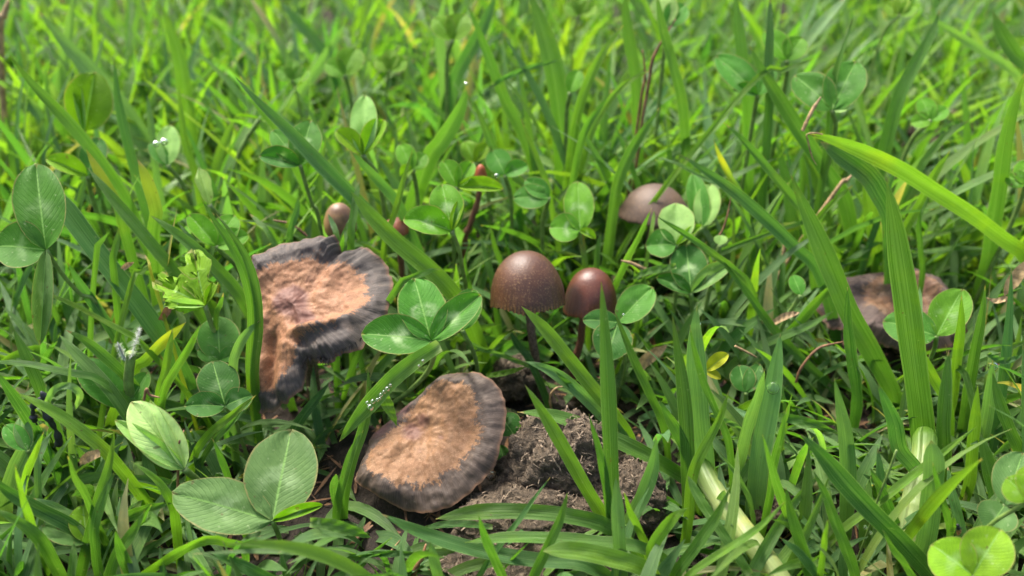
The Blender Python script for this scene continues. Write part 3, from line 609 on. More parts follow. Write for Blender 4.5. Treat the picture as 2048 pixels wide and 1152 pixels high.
def clover(label, Y, base, leaves, stalk=None, col='l', root_dY=.6, sw=9, group=None, mark=.7, prot=True, name='clover'):
    """leaves: (tipx, tipy, width_px, opts); the plane of each leaflet is tilted between level and facing the camera"""
    CN[0] += 1
    p0 = at_Y(*base, Y)
    if stalk:
        n = len(stalk); P = [at_Y(x, y, Y+root_dY*(i+1)/n) for i, (x, y) in enumerate(stalk)]
    else: P = [p0+np.array([random.uniform(-.3, .3), .25, -1.0])]
    g = P[-1]
    if g[2] > -.2: P.append(np.array([g[0]+.15*random.uniform(-1, 1), g[1]+.25, -.45]))
    root = empty(name, P[-1], label, 'clover', group)
    V, Fc = tube(catmull([p0]+P, 18), sw*.5*scale_at(p0), 8)
    mesh_obj('stalk', V, Fc, M_STALK, parent=root)
    base_c = PAL[col]
    for k, lf in enumerate(leaves):
        tx, ty, wpx = lf[:3]; o = lf[3] if len(lf) > 3 else {}
        b = p0 if 'b' not in o else at_Y(*o['b'], Y+o.get('bY', 0))
        toC = nrm(CAM-b); n = nrm(toC*o.get('face', .62)+np.array([o.get('nx', 0), 0, 1.0-o.get('face', .62)]))
        r = ray(tx, ty)
        if 'tY' in o: t = at_Y(tx, ty, Y+o['tY'])
        else: t = CAM+r*(((b-CAM)@n)/(r@n))
        W = wpx*scale_at(b)
        V, Fc, uv, ed = leaflet_geo(b, t, W*1.04, n, o.get('fold', 16), o.get('notch', .05), o.get('cup', -.10), useed=CN[0]*7+k, ragged=o.get('ragged', random.choice((0, .03, .09))))
        c = jit(PAL[o.get('col', col)], .12)
        ob = mesh_obj('leaflet', V, Fc, M_LF, parent=root, uv=uv, tint=(*c, o.get('mark', mark)), attrs={'edge': ed})
        if 'label' in o: ob['label'] = o['label']
        if prot: PROTECT.append(((base[0]+tx)/2, (base[1]+ty)/2, wpx*.55+6, max(abs(ty-base[1])*.5, wpx*.45)+4, max(b[1], t[1])+.35))
    return root
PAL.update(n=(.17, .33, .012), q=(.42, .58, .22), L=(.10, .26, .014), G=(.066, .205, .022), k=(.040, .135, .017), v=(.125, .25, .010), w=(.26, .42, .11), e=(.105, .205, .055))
clover('main crisp three-leaf clover in front of the right rim of the big withered cap', 11.3, (862,682),
       [(828,555,108), (722,668,92,dict(fold=20)), (962,590,74,dict(fold=30))], [(868,712),(852,748),(812,788),(770,825)], 'G', .9, 11, mark=.9)
clover('single curled clover leaflet hidden behind the right leaflet of the main clover', 12.3, (925,660), [(945,578,66,dict(fold=24))], None, 'G')
clover('crisp bright clover with cupped leaflets between the long blades and the bell caps', 13.6, (903,462),
       [(884,368,74), (806,437,78,dict(fold=34,cup=-.2)), (925,398,40,dict(fold=55,col='v'))], [(918,500),(925,540),(932,580)], 'L', .5, 9)
clover('large clover with pale midribs at the left edge, its third leaflet hanging', 12.0, (92,500),
       [(72,326,104,dict(fold=20)), (-12,492,112,dict(fold=18)), (80,690,58,dict(fold=50,col='e',face=.9))], [(122,545),(160,588),(205,625)], 'G', .5, 9, mark=.4)
clover('torn ragged light green clover leaf with chewed edges left of the big withered cap', 12.2, (410,612),
       [(300,560,100,dict(ragged=1.0,notch=.4,fold=12,col='n')), (385,495,84,dict(ragged=1.0,notch=.35,col='n')), (436,562,40,dict(fold=60,ragged=.3,col='v')), (325,612,40,dict(fold=50,ragged=.4))],
       [(425,655),(445,705),(468,760)], 'w', .0, 10, mark=0)
clover('dull green clover under the stalk of the torn leaf', 11.8, (440,720), [(435,632,86,dict(fold=8)), (395,700,40), (478,700,36)], None, 'G', mark=.2)
clover('dark spotted clover at the lower left of the withered cap', 10.8, (450,812),
       [(425,722,88,dict(fold=10)), (368,812,62,dict(fold=22)), (505,790,58,dict(fold=18))], [(470,840),(480,870)], 'k', .3, 8, mark=.3)
clover('largest grey-green clover with chewed edge at the bottom left', 8.9, (545,1042),
       [(583,858,156,dict(fold=12,cup=-.06,ragged=.06)), (342,985,118,dict(fold=12,cup=-.05,ragged=.05)), (646,1010,56,dict(fold=62,col='y',face=.8))],
       [(560,1080),(565,1120)], 'e', .2, 10, mark=.55)
clover('pale folded young clover leaf leaning left at the lower left', 9.6, (368,938),
       [(262,803,92,dict(fold=20,col='q',face=.9,mark=0)), (230,840,50,dict(fold=40,col='w',face=.9)), (300,800,44,dict(fold=60,col='q',face=.9))], [(400,965),(430,1000)], 'w', .3, 14, mark=.1)
clover('folded pale and green clover leaf standing upright at the upper left', 17.8, (168,262),
       [(190,142,100,dict(fold=25,face=.95,col='v')), (150,148,44,dict(fold=65,face=.9,col='w'))], [(172,290),(180,330)], 'L', .3, 8, mark=0)
clover('dark green curled clover leaflet at the left below the folded upright leaf', 16.0, (175,352), [(92,318,58,dict(fold=45,col='v')), (200,275,55,dict(col='k'))], None, 'k', mark=0)
clover('clover with a dark folded front leaflet under the very long dark blade', 15.0, (600,330),
       [(622,240,70,dict(fold=12)), (518,312,62,dict(fold=38,col='k')), (545,260,54)], [(612,370),(625,410),(640,450)], 'G', .2, 8)
clover('clover leaf on an arching stalk in the blurred upper left', 18.5, (520,238), [(470,232,14,dict(fold=50)), (565,246,20,dict(fold=40))], [(495,275),(475,320),(466,390)], 'v', .0, 9, mark=0)
clover('olive folded clover with a pale upright leaflet above the long dark blade', 15.8, (726,310),
       [(768,240,66,dict(fold=50,col='v')), (672,262,62,dict(fold=48,col='v')), (730,190,60,dict(fold=20,col='w'))], None, 'v', mark=0)
clover('small clover left above the crisp centre clover', 16.6, (825,338), [(800,288,44,dict(col='L')), (852,308,40), (800,352,38,dict(fold=50,col='v'))], None, 'L', mark=.2)
clover('bright trio clover just behind the crisp centre clover', 15.6, (915,374),
       [(886,322,56,dict(fold=35)), (946,324,52,dict(fold=40)), (1008,378,52,dict(fold=45,col='v'))], None, 'L', mark=.1)
clover('small olive clover above the bright trio', 17.4, (950,325), [(930,282,42,dict(col='v')), (978,288,40,dict(col='v',fold=40))], None, 'v', mark=0)
clover('blue-green flat clover leaflet left of the lime clover pair', 15.6, (1098,395), [(1026,396,58,dict(fold=10)), (1050,360,44,dict(col='G'))], None, 'G', mark=.4)
clover('wet clover with a dew bead behind the bright trio', 16.6, (1010,350), [(985,300,60,dict(col='G')), (1056,330,44,dict(fold=30))], None, 'G', mark=.2)
clover('lime clover pair behind the smaller bell cap', 14.9, (1160,462),
       [(1155,362,66,dict(fold=10)), (1098,455,68,dict(fold=14,notch=.08)), (1192,478,34,dict(fold=55,col='v'))], [(1163,500),(1172,540)], 'L', .2, 8)
clover('smooth oval clover leaflet right of the smaller bell cap with a darker one below', 12.9, (1236,645),
       [(1306,574,74,dict(fold=18)), (1212,722,84,dict(fold=10,col='k')), (1165,640,50,dict(col='k'))], [(1245,690),(1250,740)], 'G', .2, 7, mark=.2)
clover('upper clover of the right cluster in front of the grey-brown cap', 14.6, (1352,490),
       [(1352,405,80,dict(fold=16,col='w')), (1290,492,70,dict(fold=20)), (1405,450,34,dict(fold=55,col='v'))], [(1358,530)], 'G', .2, 8, mark=.3)
clover('lower clover of the right cluster with a dark leaflet and a curled one', 13.8, (1382,586),
       [(1372,488,82,dict(fold=16,col='k',mark=.9)), (1466,525,62,dict(fold=48,col='e')), (1312,555,50,dict(fold=40))], [(1384,620),(1386,660)], 'k', .2, 9)
clover('pale clover leaflet behind the right cluster', 15.6, (1405,455), [(1422,368,56,dict(col='w')), (1385,345,50,dict(col='G'))], None, 'w', mark=0)
clover('small clover leaf with a brown stalk right of the cluster', 14.6, (1440,490), [(1442,470,30,dict(col='w'))], None, 'w', mark=0)
clover('round clover leaflets half hidden by blades at the top right', 18.0, (1515,190),
       [(1432,112,64,dict(col='G')), (1545,130,50,dict(col='G')), (1465,178,42,dict(fold=45,col='k'))], None, 'G', mark=.3)
clover('bright green clover above the heart shaped pair', 18.8, (1575,120), [(1530,62,52,dict(col='L')), (1605,75,56,dict(col='L'))], None, 'L', mark=.1)
clover('heart shaped pair of large clover leaflets at the upper right', 16.8, (1665,220),
       [(1588,150,80,dict(col='G')), (1712,122,88,dict(col='G',notch=.08)), (1700,205,34,dict(col='w'))], None, 'G', mark=.5)
clover('small lime clover left of the right edge, upper right', 17.5, (1862,240), [(1842,196,40,dict(col='L')), (1820,246,38,dict(col='L')), (1895,215,38,dict(col='L'))], None, 'L', mark=.2)
clover('clover leaf cut by the right edge at upper right', 15.2, (2052,370), [(2012,352,46,dict(col='L')), (2050,320,50)], None, 'L', mark=.3)
clover('clover with a rusty edged oval leaflet in front of the wavy brown cap', 12.7, (1873,672),
       [(1765,642,84,dict(fold=12,col='G')), (1925,578,80,dict(fold=12,col='L'))], [(1868,700),(1850,740)], 'G', .3, 9, mark=.4)
clover('tiny lemon yellow clover leaf in the middle right', 11.4, (1412,742), [(1456,708,38,dict(fold=40,col='Y')), (1442,758,22,dict(fold=30,col='Y'))], None, 'Y', mark=0, sw=6)
clover('dark shaded clover right of the lemon yellow leaf', 11.9, (1492,785), [(1478,730,56,dict(col='k')), (1520,728,40,dict(col='k'))], None, 'k', mark=.1)
clover('tiny round dark clover leaflet left of the thick right blade', 13.4, (1602,590), [(1585,550,34,dict(col='G'))], None, 'k', mark=0)
clover('near blurred bright clover in the bottom right corner', 7.45, (1945,1150),
       [(1862,1088,108,dict(fold=18,col='n',face=.8)), (2002,1058,104,dict(fold=20,col='n',face=.85))], [(1950,1190)], 'v', .2, 10, mark=.3)
clover('bright blurred clover leaf at the right edge near the bottom', 7.9, (2060,1000), [(2012,955,70,dict(col='v',face=.85)), (2062,930,60,dict(col='v'))], None, 'v', mark=.2)
clover('clover leaflet with a reddish edge behind the near bottom right clover', 8.6, (2010,1010), [(2046,905,86,dict(col='e')), (1975,1060,80,dict(col='e'))], None, 'e', mark=.3)
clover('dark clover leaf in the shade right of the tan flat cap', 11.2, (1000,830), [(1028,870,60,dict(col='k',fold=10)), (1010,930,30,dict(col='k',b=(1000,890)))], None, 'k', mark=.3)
clover('folded clover left above the big withered cap', 13.6, (432,492), [(378,430,56,dict(fold=35,col='L')), (470,430,60,dict(fold=10,col='L')), (498,470,52,dict(fold=20,col='L'))], None, 'L', mark=.2)
clover('clover leaflet with a brown scalloped edge above the left clover', 14.6, (420,410), [(398,335,46,dict(fold=45,col='w',ragged=.3))], None, 'w', mark=0)
clover('pale heart leaflet with two dew beads in the blurred upper left', 17.2, (335,330), [(340,250,50,dict(col='w')), (300,285,36,dict(col='G'))], None, 'w', mark=0)
clover('yellow-green round clover leaflet blurred at the top centre', 21, (905,80), [(930,28,60,dict(col='v')), (868,35,50,dict(col='v'))], None, 'v', mark=0)
clover('olive clover leaflet blurred at the upper left of centre', 21, (690,150), [(712,95,60,dict(col='v')), (650,125,44,dict(col='L'))], None, 'v', mark=0)
clover('lime clover leaf blurred behind the arching slim blade', 18.6, (1140,185), [(1158,140,40,dict(col='L'))], None, 'L', mark=0)
clover('round clover leaf blurred at the top edge right of centre', 20, (1335,50), [(1320,-10,60,dict(col='w')), (1370,10,56,dict(col='G'))], None, 'w', mark=0)
clover('dark clover leaflets at the lower left edge beside the withered pale blade', 9.8, (55,900), [(10,850,44,dict(col='G')), (40,835,36,dict(col='e'))], None, 'G', mark=0)
clover('shaded clover leaf low at the left under the tall bright blade', 8.7, (175,1085), [(165,1010,70,dict(col='v',fold=35)), (85,1050,60,dict(col='e',fold=30))], None, 'e', mark=0)
clover('grey-green clover leaf under the white fuzz at left', 11.0, (255,815), [(160,720,80,dict(col='G',fold=20)), (295,745,52,dict(col='G',fold=30))], None, 'G', mark=0)
for (x, y, Yc, lab) in [(1800, 30, 22, 'blurred clover in the far lawn, left of the brown gap'),
                        (1160, 30, 24, 'blurred clover in the far lawn at the top, centre right'), (780, 140, 22, 'blurred clover left of the dark broad blade at the top'), (585, 160, 22, 'blurred clover below the top left straw blade')]:
    clover(lab, Yc, (x, y), [(x-30, y-22, 38), (x+32, y-20, 38), (x+2, y-40, 36)], None, random.choice('Lv'), mark=.1, sw=5, prot=False)

# ------------------------------------------------------------------ mushrooms
def old_cap(root, rim, centre, mat, H, reliefs=(), thick=.10, rimdrop=.25, NR=44, NT=220, marks_and_shade=(), ragged=.012, flute=.02, seed=0, wav=.05):
    """rim: (px, py, Y, where the dark band starts 0..1)"""
    c = at_Y(*centre); R = np.array([(*at_Y(x, y, Y), d, x, y) for x, y, Y, d in rim]); RR = catmull(R, NT, True)
    n = nrm(np.mean([nrm(np.cross(RR[i, :3]-c, RR[(i+NT//6) % NT, :3]-c)) for i in range(NT)], 0))
    if n@(CAM-c) < 0: n = -n
    e1 = nrm(RR[0, :3]-c); e2 = np.cross(n, e1)
    kk = np.exp(-(np.arange(-40, 41)/17.)**2); kk /= kk.sum(); RS = np.stack([np.convolve(np.r_[RR[-40:, a], RR[:, a], RR[:40, a]], kk, 'valid') for a in range(4)], 1)
    V, rad, ang, pal, rimd = [], [], [], [], []
    for i in range(NR):
        r = (i/(NR-1))**.9
        for j in range(NT):
            wq = r**5; q = RR[j]*wq+np.r_[RS[j], 0, 0]*(1-wq); d = q[:3]-c; th = 2*math.pi*j/NT
            rr = r*(1+ragged*mnoise.noise(Vector((math.cos(th)*9+seed, math.sin(th)*9, 3)))*r**4*6)
            P = c+d*rr
            h = H*(1-r*r)-rimdrop*max(0, (r-.8)/.2)**2*.35
            h += wav*r*mnoise.noise(Vector((P[0]*1.6+seed, P[1]*1.6, P[2]*1.6)))*3
            h += .035*mnoise.noise(Vector((P[0]*6+seed, P[1]*6, P[2]*6)))+.014*mnoise.noise(Vector((P[0]*16, P[1]*16, P[2]*16)))
            h += flute*r**3*mnoise.noise(Vector((math.cos(th)*16+seed, math.sin(th)*16, r)))*1.5
            px, py = project(P)
            for (x1, y1, x2, y2, sg, am) in reliefs:
                L2 = (x2-x1)**2+(y2-y1)**2+1e-6; t = max(0, min(1, ((px-x1)*(x2-x1)+(py-y1)*(y2-y1))/L2))
                dd = math.hypot(px-x1-t*(x2-x1), py-y1-t*(y2-y1)); h += am*math.exp(-(dd/sg)**2)
            pu = 0
            for (x1, y1, sg, am) in marks_and_shade: pu = max(pu, am*math.exp(-((px-x1)**2+(py-y1)**2)/sg**2))
            V.append(P+n*h); dk = RS[j, 3]; rad.append(r*.68/dk if r < dk else .68+(r-dk)/(1.001-dk)*.32); ang.append(th); pal.append(pu); rimd.append(r)
    V = np.array(V); Fc = grid_faces(NR, NT, True)
    top = mesh_obj('cap', V, Fc, mat, parent=root, attrs=dict(rad=rad, ang=ang, pal=pal, rimd=rimd))
    U = []
    for i in range(NR):
        r = (i/(NR-1))**.9
        for j in range(NT):
            th = j; g = .03*r*(1 if j % 2 else -1)*(1-r**8)
            U.append(V[i*NT+j]-n*(thick*(1-r**6)+.008+g)*(1 if i < NR-1 else .0)+(c-V[i*NT+j])*(.0 if i < NR-1 else 0))
    gl = mesh_obj('gills', U, [f[::-1] for f in Fc], M_GILL, parent=top, smooth=False)
    return n, c
def stem(root, pts, wpx, mat, Y0, Y1=None, taper=1.15, name='stem'):
    Y1 = Y0 if Y1 is None else Y1
    P = [at_Y(x, y, Y0+(Y1-Y0)*i/(len(pts)-1)) for i, (x, y) in enumerate(pts)]
    if P[-1][2] > -.3: P.append(P[-1]+np.array([0, 0, -.35-P[-1][2]]))
    Q = catmull(P, 40); r = wpx*.5*scale_at(P[0]); R = r*np.linspace(1, taper, 40)
    V, Fc = tube(Q, R, 20)
    c = np.repeat(Q, 20, 0)
    for i in range(len(c)): 
        k = 1+.10*mnoise.noise(Vector(V[i]*5))+.07*mnoise.noise(Vector(V[i]*16)); V[i] = c[i]+(V[i]-c[i])*k
    return mesh_obj(name, V, Fc, mat, parent=root)

# big withered cap
r1 = empty('mushroom', at_Y(625, 790, 13.2)*np.array([1, 1, 0]), 'largest mushroom, a split withered cap with charcoal rim and orange-tan middle', 'mushroom')
M1 = mat_oldcap('withered_cap', (.215, .102, .046), (.062, .050, .042), .71, .34, (.25, .115, .055), .9)
rim1 = [(497,511,13.2,.62),(528,492,13.4,.68),(578,476,13.6,.68),(622,467,13.7,.66),(662,464,13.75,.66),(671,482,13.7,.66),(679,501,13.68,.66),(689,493,13.72,.66),(705,488,13.75,.64),(727,488,13.8,.62),
        (758,511,13.6,.68),(775,540,13.3,.72),(783,567,13.0,.76),(775,609,12.5,.90),(752,640,12.0,.80),(727,672,11.6,.60),(700,692,11.35,.50),(672,702,11.3,.44),(655,722,11.35,.40),(640,712,11.4,.40),(626,716,11.5,.44),(610,712,11.6,.50),
        (604,735,11.5,.58),(598,765,11.3,.68),(580,788,11.2,.76),(552,806,11.2,.80),(520,819,11.25,.84),(504,806,11.4,.84),(503,760,11.8,.92),(504,705,12.2,.98),(497,645,12.6,.99),(487,600,12.8,.98),(486,555,13.0,.86)]
n1, c1 = old_cap(r1, rim1, (596, 618, 12.55), M1, .10,
    reliefs=[(606,668,705,640,13,.26), (560,620,600,700,26,.16), (590,606,596,612,16,.10), (622,640,690,625,10,-.10), (600,655,606,690,10,-.12), (530,650,520,790,14,.16), (575,700,560,780,13,.14), (552,680,540,790,8,-.12), (645,600,690,520,14,.08), (679,503,672,530,6,-.05), (640,700,700,670,16,.10)],
    rimdrop=.55, NR=60, NT=300, marks_and_shade=((588,608,38,1.25), (612,640,26,1.0), (645,645,20,.7), (620,560,26,.5), (560,660,24,.5), (700,600,24,.45)), ragged=.006, flute=.045, seed=3, wav=.05)
stem(r1, [(606,640),(618,700),(625,760),(632,820)], 26, M_STEM, 12.75, 13.3, 1.2)
# frayed fibres along the ragged near rim, one part
Vf, Ff = [], []
for k in range(70):
    t = random.random(); i = random.choice(range(15, 22)); a = np.array(rim1[i][:3]); b = np.array(rim1[i+1][:3]); q = a*(1-t)+b*t
    p = at_Y(q[0], q[1], q[2]+.03); d = np.array([random.uniform(-.10, .06), random.uniform(-.05, .05), -random.uniform(.05, .16)]); s = np.array([.018, 0, .006])
    o = len(Vf); Vf += [p-s, p+s, p+d]; Ff.append((o, o+1, o+2))
mesh_obj('rim_fringe', Vf, Ff, M_GILL, parent=r1, smooth=False)['kind'] = 'stuff'

# flat tan cap
r2 = empty('mushroom', at_Y(830, 905, 11.3)*np.array([1, 1, 0]), 'flat mushroom with tan middle and brown rim, just left of the dung clods', 'mushroom')
M2 = mat_oldcap('flat_cap', (.230, .120, .056), (.066, .046, .033), .74, .34, (.22, .105, .045), .35)
rim2 = [(904,735,11.75,.78),(930,734,11.75,.72),(958,741,11.6,.70),(985,758,11.4,.68),(1001,785,11.15,.70),(1007,815,10.9,.68),(1005,848,10.6,.68),(997,889,10.3,.66),(978,930,10.0,.66),(946,970,9.8,.60),(910,1000,9.65,.60),(880,1014,9.6,.60),(848,1020,9.6,.60),
        (807,1014,9.7,.62),(769,999,9.8,.66),(735,978,9.95,.72),(704,958,10.1,.80),(701,945,10.25,.86),(712,922,10.5,.86),(728,895,10.8,.55),(735,868,11.1,.50),(775,832,11.35,.42),(815,799,11.55,.50),(850,772,11.7,.75),(878,748,11.75,.82)]  # dark band widened at the back-left, part of the shade painted there
n2, c2 = old_cap(r2, rim2, (838, 862, 11.0), M2, -.02, reliefs=[(838,858,840,862,34,-.10), (760,905,835,870,20,.06), (880,760,850,830,22,.06)],
    rimdrop=.5, NR=52, NT=260, marks_and_shade=((822,862,30,.8), (845,838,24,.75), (755,850,40,.8), (800,812,30,.9), (880,872,10,.7), (838,900,10,.6)), seed=9, wav=.05, flute=.012, ragged=.003)  # marks along the back-left edge paint its shade; the rest are its own
stem(r2, [(838,872),(842,900),(845,930)], 26, M_STEM, 11.15, 11.4)
# thin pale rim line
RR = catmull(np.array([at_Y(x, y, Y) for x, y, Y, d in rim2]), 200, True)
# wavy brown cap on the right
r4 = empty('mushroom', at_Y(1790, 690, 14.8)*np.array([1, 1, 0]), 'wavy brown mushroom cap behind the thick upright blades at right', 'mushroom')
M4 = mat_oldcap('wavy_cap', (.15, .090, .052), (.075, .050, .040), .60, .40, (.20, .095, .045), .5)
rim4 = [(1640,600,14.9,.55),(1648,585,15.1,.55),(1672,565,15.3,.66),(1695,548,15.4,.72),(1735,541,15.6,.75),(1778,537,15.7,.78),(1812,524,15.8,.95),(1840,530,15.7,.95),(1870,544,15.5,.80),(1912,571,15.2,.78),(1942,606,14.8,.85),(1950,640,14.4,.70),(1925,668,14.0,.60),(1880,690,13.8,.55),
        (1830,695,13.7,.50),(1795,690,13.75,.50),(1768,684,13.8,.50),(1738,667,13.9,.50),(1712,655,14.0,.52),(1680,645,14.2,.50),(1655,632,14.5,.50)]
old_cap(r4, rim4, (1790, 610, 14.9), M4, .12, reliefs=[(1700,580,1780,575,16,.14), (1735,620,1765,660,18,.12), (1668,600,1675,640,14,-.12), (1830,560,1890,600,12,.14), (1800,600,1830,650,14,-.1)], seed=21, rimdrop=.6, wav=.06, flute=.03,
        marks_and_shade=((1845,580,22,.6), (1750,650,30,.5)))
stem(r4, [(1795,625),(1798,680),(1800,720)], 24, M_STEM, 14.9, 15.0)

def bell(label, apex, cpx, cY, wpx, hpx, tiltx, tilty, mat, stemdef, prof=None, pal=None, NT=150, NR=44, seed=0, bite=None, gap=None):
    """cpx: pixel of the centre of the rim circle; wpx rim width, hpx cap height"""
    c = at_Y(*cpx, cY); s = scale_at(c); R = wpx*.5*s; H = hpx*s/math.cos(math.radians(30))
    root = empty('mushroom', np.array([stemdef[0][-1][0], 0, 0])*0+np.array([*at_Y(*stemdef[0][-1], stemdef[1])[:2], 0]), label, 'mushroom')
    ax = nrm(np.array([tiltx, tilty, 1.0])); e1 = nrm(np.cross(ax, [0, 1, 0])); e1 = -e1 if e1[0] < 0 else e1; e2 = np.cross(ax, e1)
    prof = prof or [(0, 1), (.16, .99), (.35, .945), (.56, .84), (.74, .68), (.87, .49), (.945, .31), (.985, .14), (1.0, 0), (1.0, -.05)]
    Q = catmull(np.array(prof), NR)
    V, rad, ang, pl = [], [], [], []
    for i, (q, z) in enumerate(Q):
        q = max(q, .003); r = i/(NR-1)
        for j in range(NT):
            th = 2*math.pi*j/NT; d = e1*math.cos(th)+e2*math.sin(th)
            nz = mnoise.noise(Vector((math.cos(th)*1.2+seed, math.sin(th)*1.2, z*2)))
            k = 1+.03*nz+.012*r**4*math.cos(th*31+seed)
            zz = z+(.045*mnoise.noise(Vector((math.cos(th)*4+seed, math.sin(th)*4, 5)))+.018*math.cos(th*47)+.02*mnoise.noise(Vector((math.cos(th)*14, math.sin(th)*14, seed))))*r**6
            if bite: zz += bite[1]*math.exp(-((math.degrees(th)-bite[0])/bite[2])**2)*r**7
            V.append(c+d*R*q*k+ax*H*zz); rad.append(r); ang.append(th)
            pl.append(math.exp(-(((math.degrees(th)-pal[0]+180) % 360-180)/pal[1])**2-((r-pal[2])/pal[3])**2) if pal else 0)
    V = np.array(V)
    top = mesh_obj('cap', V, grid_faces(NR, NT, True), mat, parent=root, attrs=dict(rad=rad, ang=ang, pal=pl))
    # underside shell and radiating gills
    U = []
    for i, (q, z) in enumerate(Q):
        for j in range(NT):
            p = V[i*NT+j]; U.append(c+(p-c)*(.90 if i < NR-1 else 1.0)-ax*(0.0 if i == NR-1 else .02))
    off = 0; Fg = [f[::-1] for f in grid_faces(NR, NT, True)]
    for k in range(64):
        th = 2*math.pi*k/64; d = e1*math.cos(th)+e2*math.sin(th); o = len(U)
        U += [c+d*R*.93-ax*.0, c+d*R*.14+ax*H*.25, c+d*R*.14+ax*H*.7, c+d*R*.80+ax*H*.25]; Fg.append((o, o+1, o+2, o+3))
    mesh_obj('gills', U, Fg, M_GILL, parent=top, smooth=False)
    pts, Ys, wst, ms = stemdef; p_in = c+ax*H*.5
    P = [p_in]+[at_Y(x, y, Ys) for x, y in pts]; P.append(P[-1]+np.array([0, .02, -.35-P[-1][2]]) if P[-1][2] > -.3 else P[-1]+np.array([0, 0, -.1]))
    Qs = catmull(P, 44); V, Fc = tube(Qs, wst*.5*s*np.linspace(.9, 1.12, 44), 20); cc = np.repeat(Qs, 20, 0)
    for i in range(len(cc)):
        k = 1+.12*mnoise.noise(Vector(V[i]*6))+.08*mnoise.noise(Vector(V[i]*19)); V[i] = cc[i]+(V[i]-cc[i])*k
    mesh_obj('stem', V, Fc, ms, parent=root)
    return root, c, ax, R, H
MB1 = mat_bell('bell_cap_brown', (.050, .016, .0045), (.076, .026, .007), (.20, .10, .028), rough=.40, speck=.45)
MB2 = mat_bell('bell_cap_red', (.070, .017, .007), (.105, .027, .010), (.15, .052, .015), darkpatch=(.022, .013, .012), rough=.33, speck=.25)
MB3 = mat_bell('bell_cap_grey', (.062, .036, .022), (.090, .052, .030), (.15, .08, .045), darkpatch=(.02, .014, .011), rough=.5, speck=.5)
b1, cB, axB, RB, HB = bell('taller bell mushroom, brown and granular, left of the pair', None, (1055,602), 13.4, 150, 88, -.06, .32, MB1, ([(1060,640),(1068,700),(1078,760),(1080,800)], 13.4, 18, M_STEM), seed=1, bite=(222, .10, 16))
# the small papery scar near the top of the brown bell
sc_p = [(1049,512),(1062,518),(1072,528),(1076,535),(1064,524),(1052,516)]
bell('shorter bell mushroom, glossy reddish brown, right of the pair', None, (1180,619), 14.0, 107, 74, .03, .30, MB2, ([(1166,640),(1162,680),(1153,712),(1148,740)], 14.0, 15, M_STEM2), pal=(215, 42, .68, .28), seed=4,
     prof=[(0, 1), (.18, .985), (.41, .925), (.64, .80), (.81, .61), (.92, .40), (.98, .18), (1.0, 0), (1.0, -.06)])
bell('grey-brown domed mushroom with a chewed dark hole behind the right clover cluster', None, (1308,432), 17.2, 146, 56, .06, .22, MB3, ([(1300,470),(1297,520),(1296,560)], 17.2, 16, M_STEM), seed=8, pal=(300, 9, .62, .08),
     prof=[(0, 1), (.2, .97), (.45, .86), (.68, .66), (.86, .38), (.96, .15), (1, 0), (.985, -.06)])
bell('round tan button mushroom half hidden behind the big withered cap', None, (680,446), 15.6, 64, 36, 0, .05, mat_bell('button_cap', (.12, .06, .03), (.30, .17, .07), (.10, .05, .035), rough=.35, speck=.2), ([(684,470),(686,510)], 15.6, 14, M_STEM2), seed=12,
     prof=[(0, 1), (.25, .97), (.55, .82), (.82, .5), (1.0, .05), (.98, -.35), (.8, -.62)])
bell('orange-red mushroom hidden between clovers above the crisp centre clover', None, (962,362), 17.0, 26, 30, 0, .05, mat_bell('orange_cap', (.30, .06, .02), (.36, .09, .025), (.36, .1, .04), rough=.4, speck=.1), ([(956,400),(940,450),(930,485)], 17.0, 12, M_STEM2), seed=14)
bell('small orange-brown mushroom under the long blades left of the crisp centre clover', None, (792,462), 15.2, 52, 24, 0, .05, mat_bell('rust_cap', (.20, .055, .018), (.26, .08, .025), (.22, .07, .02), rough=.4, speck=.1), ([(800,490),(802,520)], 15.2, 12, M_STEM2), seed=16)
PROTECT += [(636,590,158,130,14.2), (548,740,62,90,13.0), (856,882,165,155,12.2), (1056,570,92,80,14.0), (1180,595,68,70,14.6), (1074,720,34,90,13.2), (1158,690,26,60,13.8), (1300,420,84,66,17.4),
            (1790,612,150,90,15.4), (684,430,36,42,15.6), (962,360,18,28,16.8), (936,440,14,50,16.8), ]

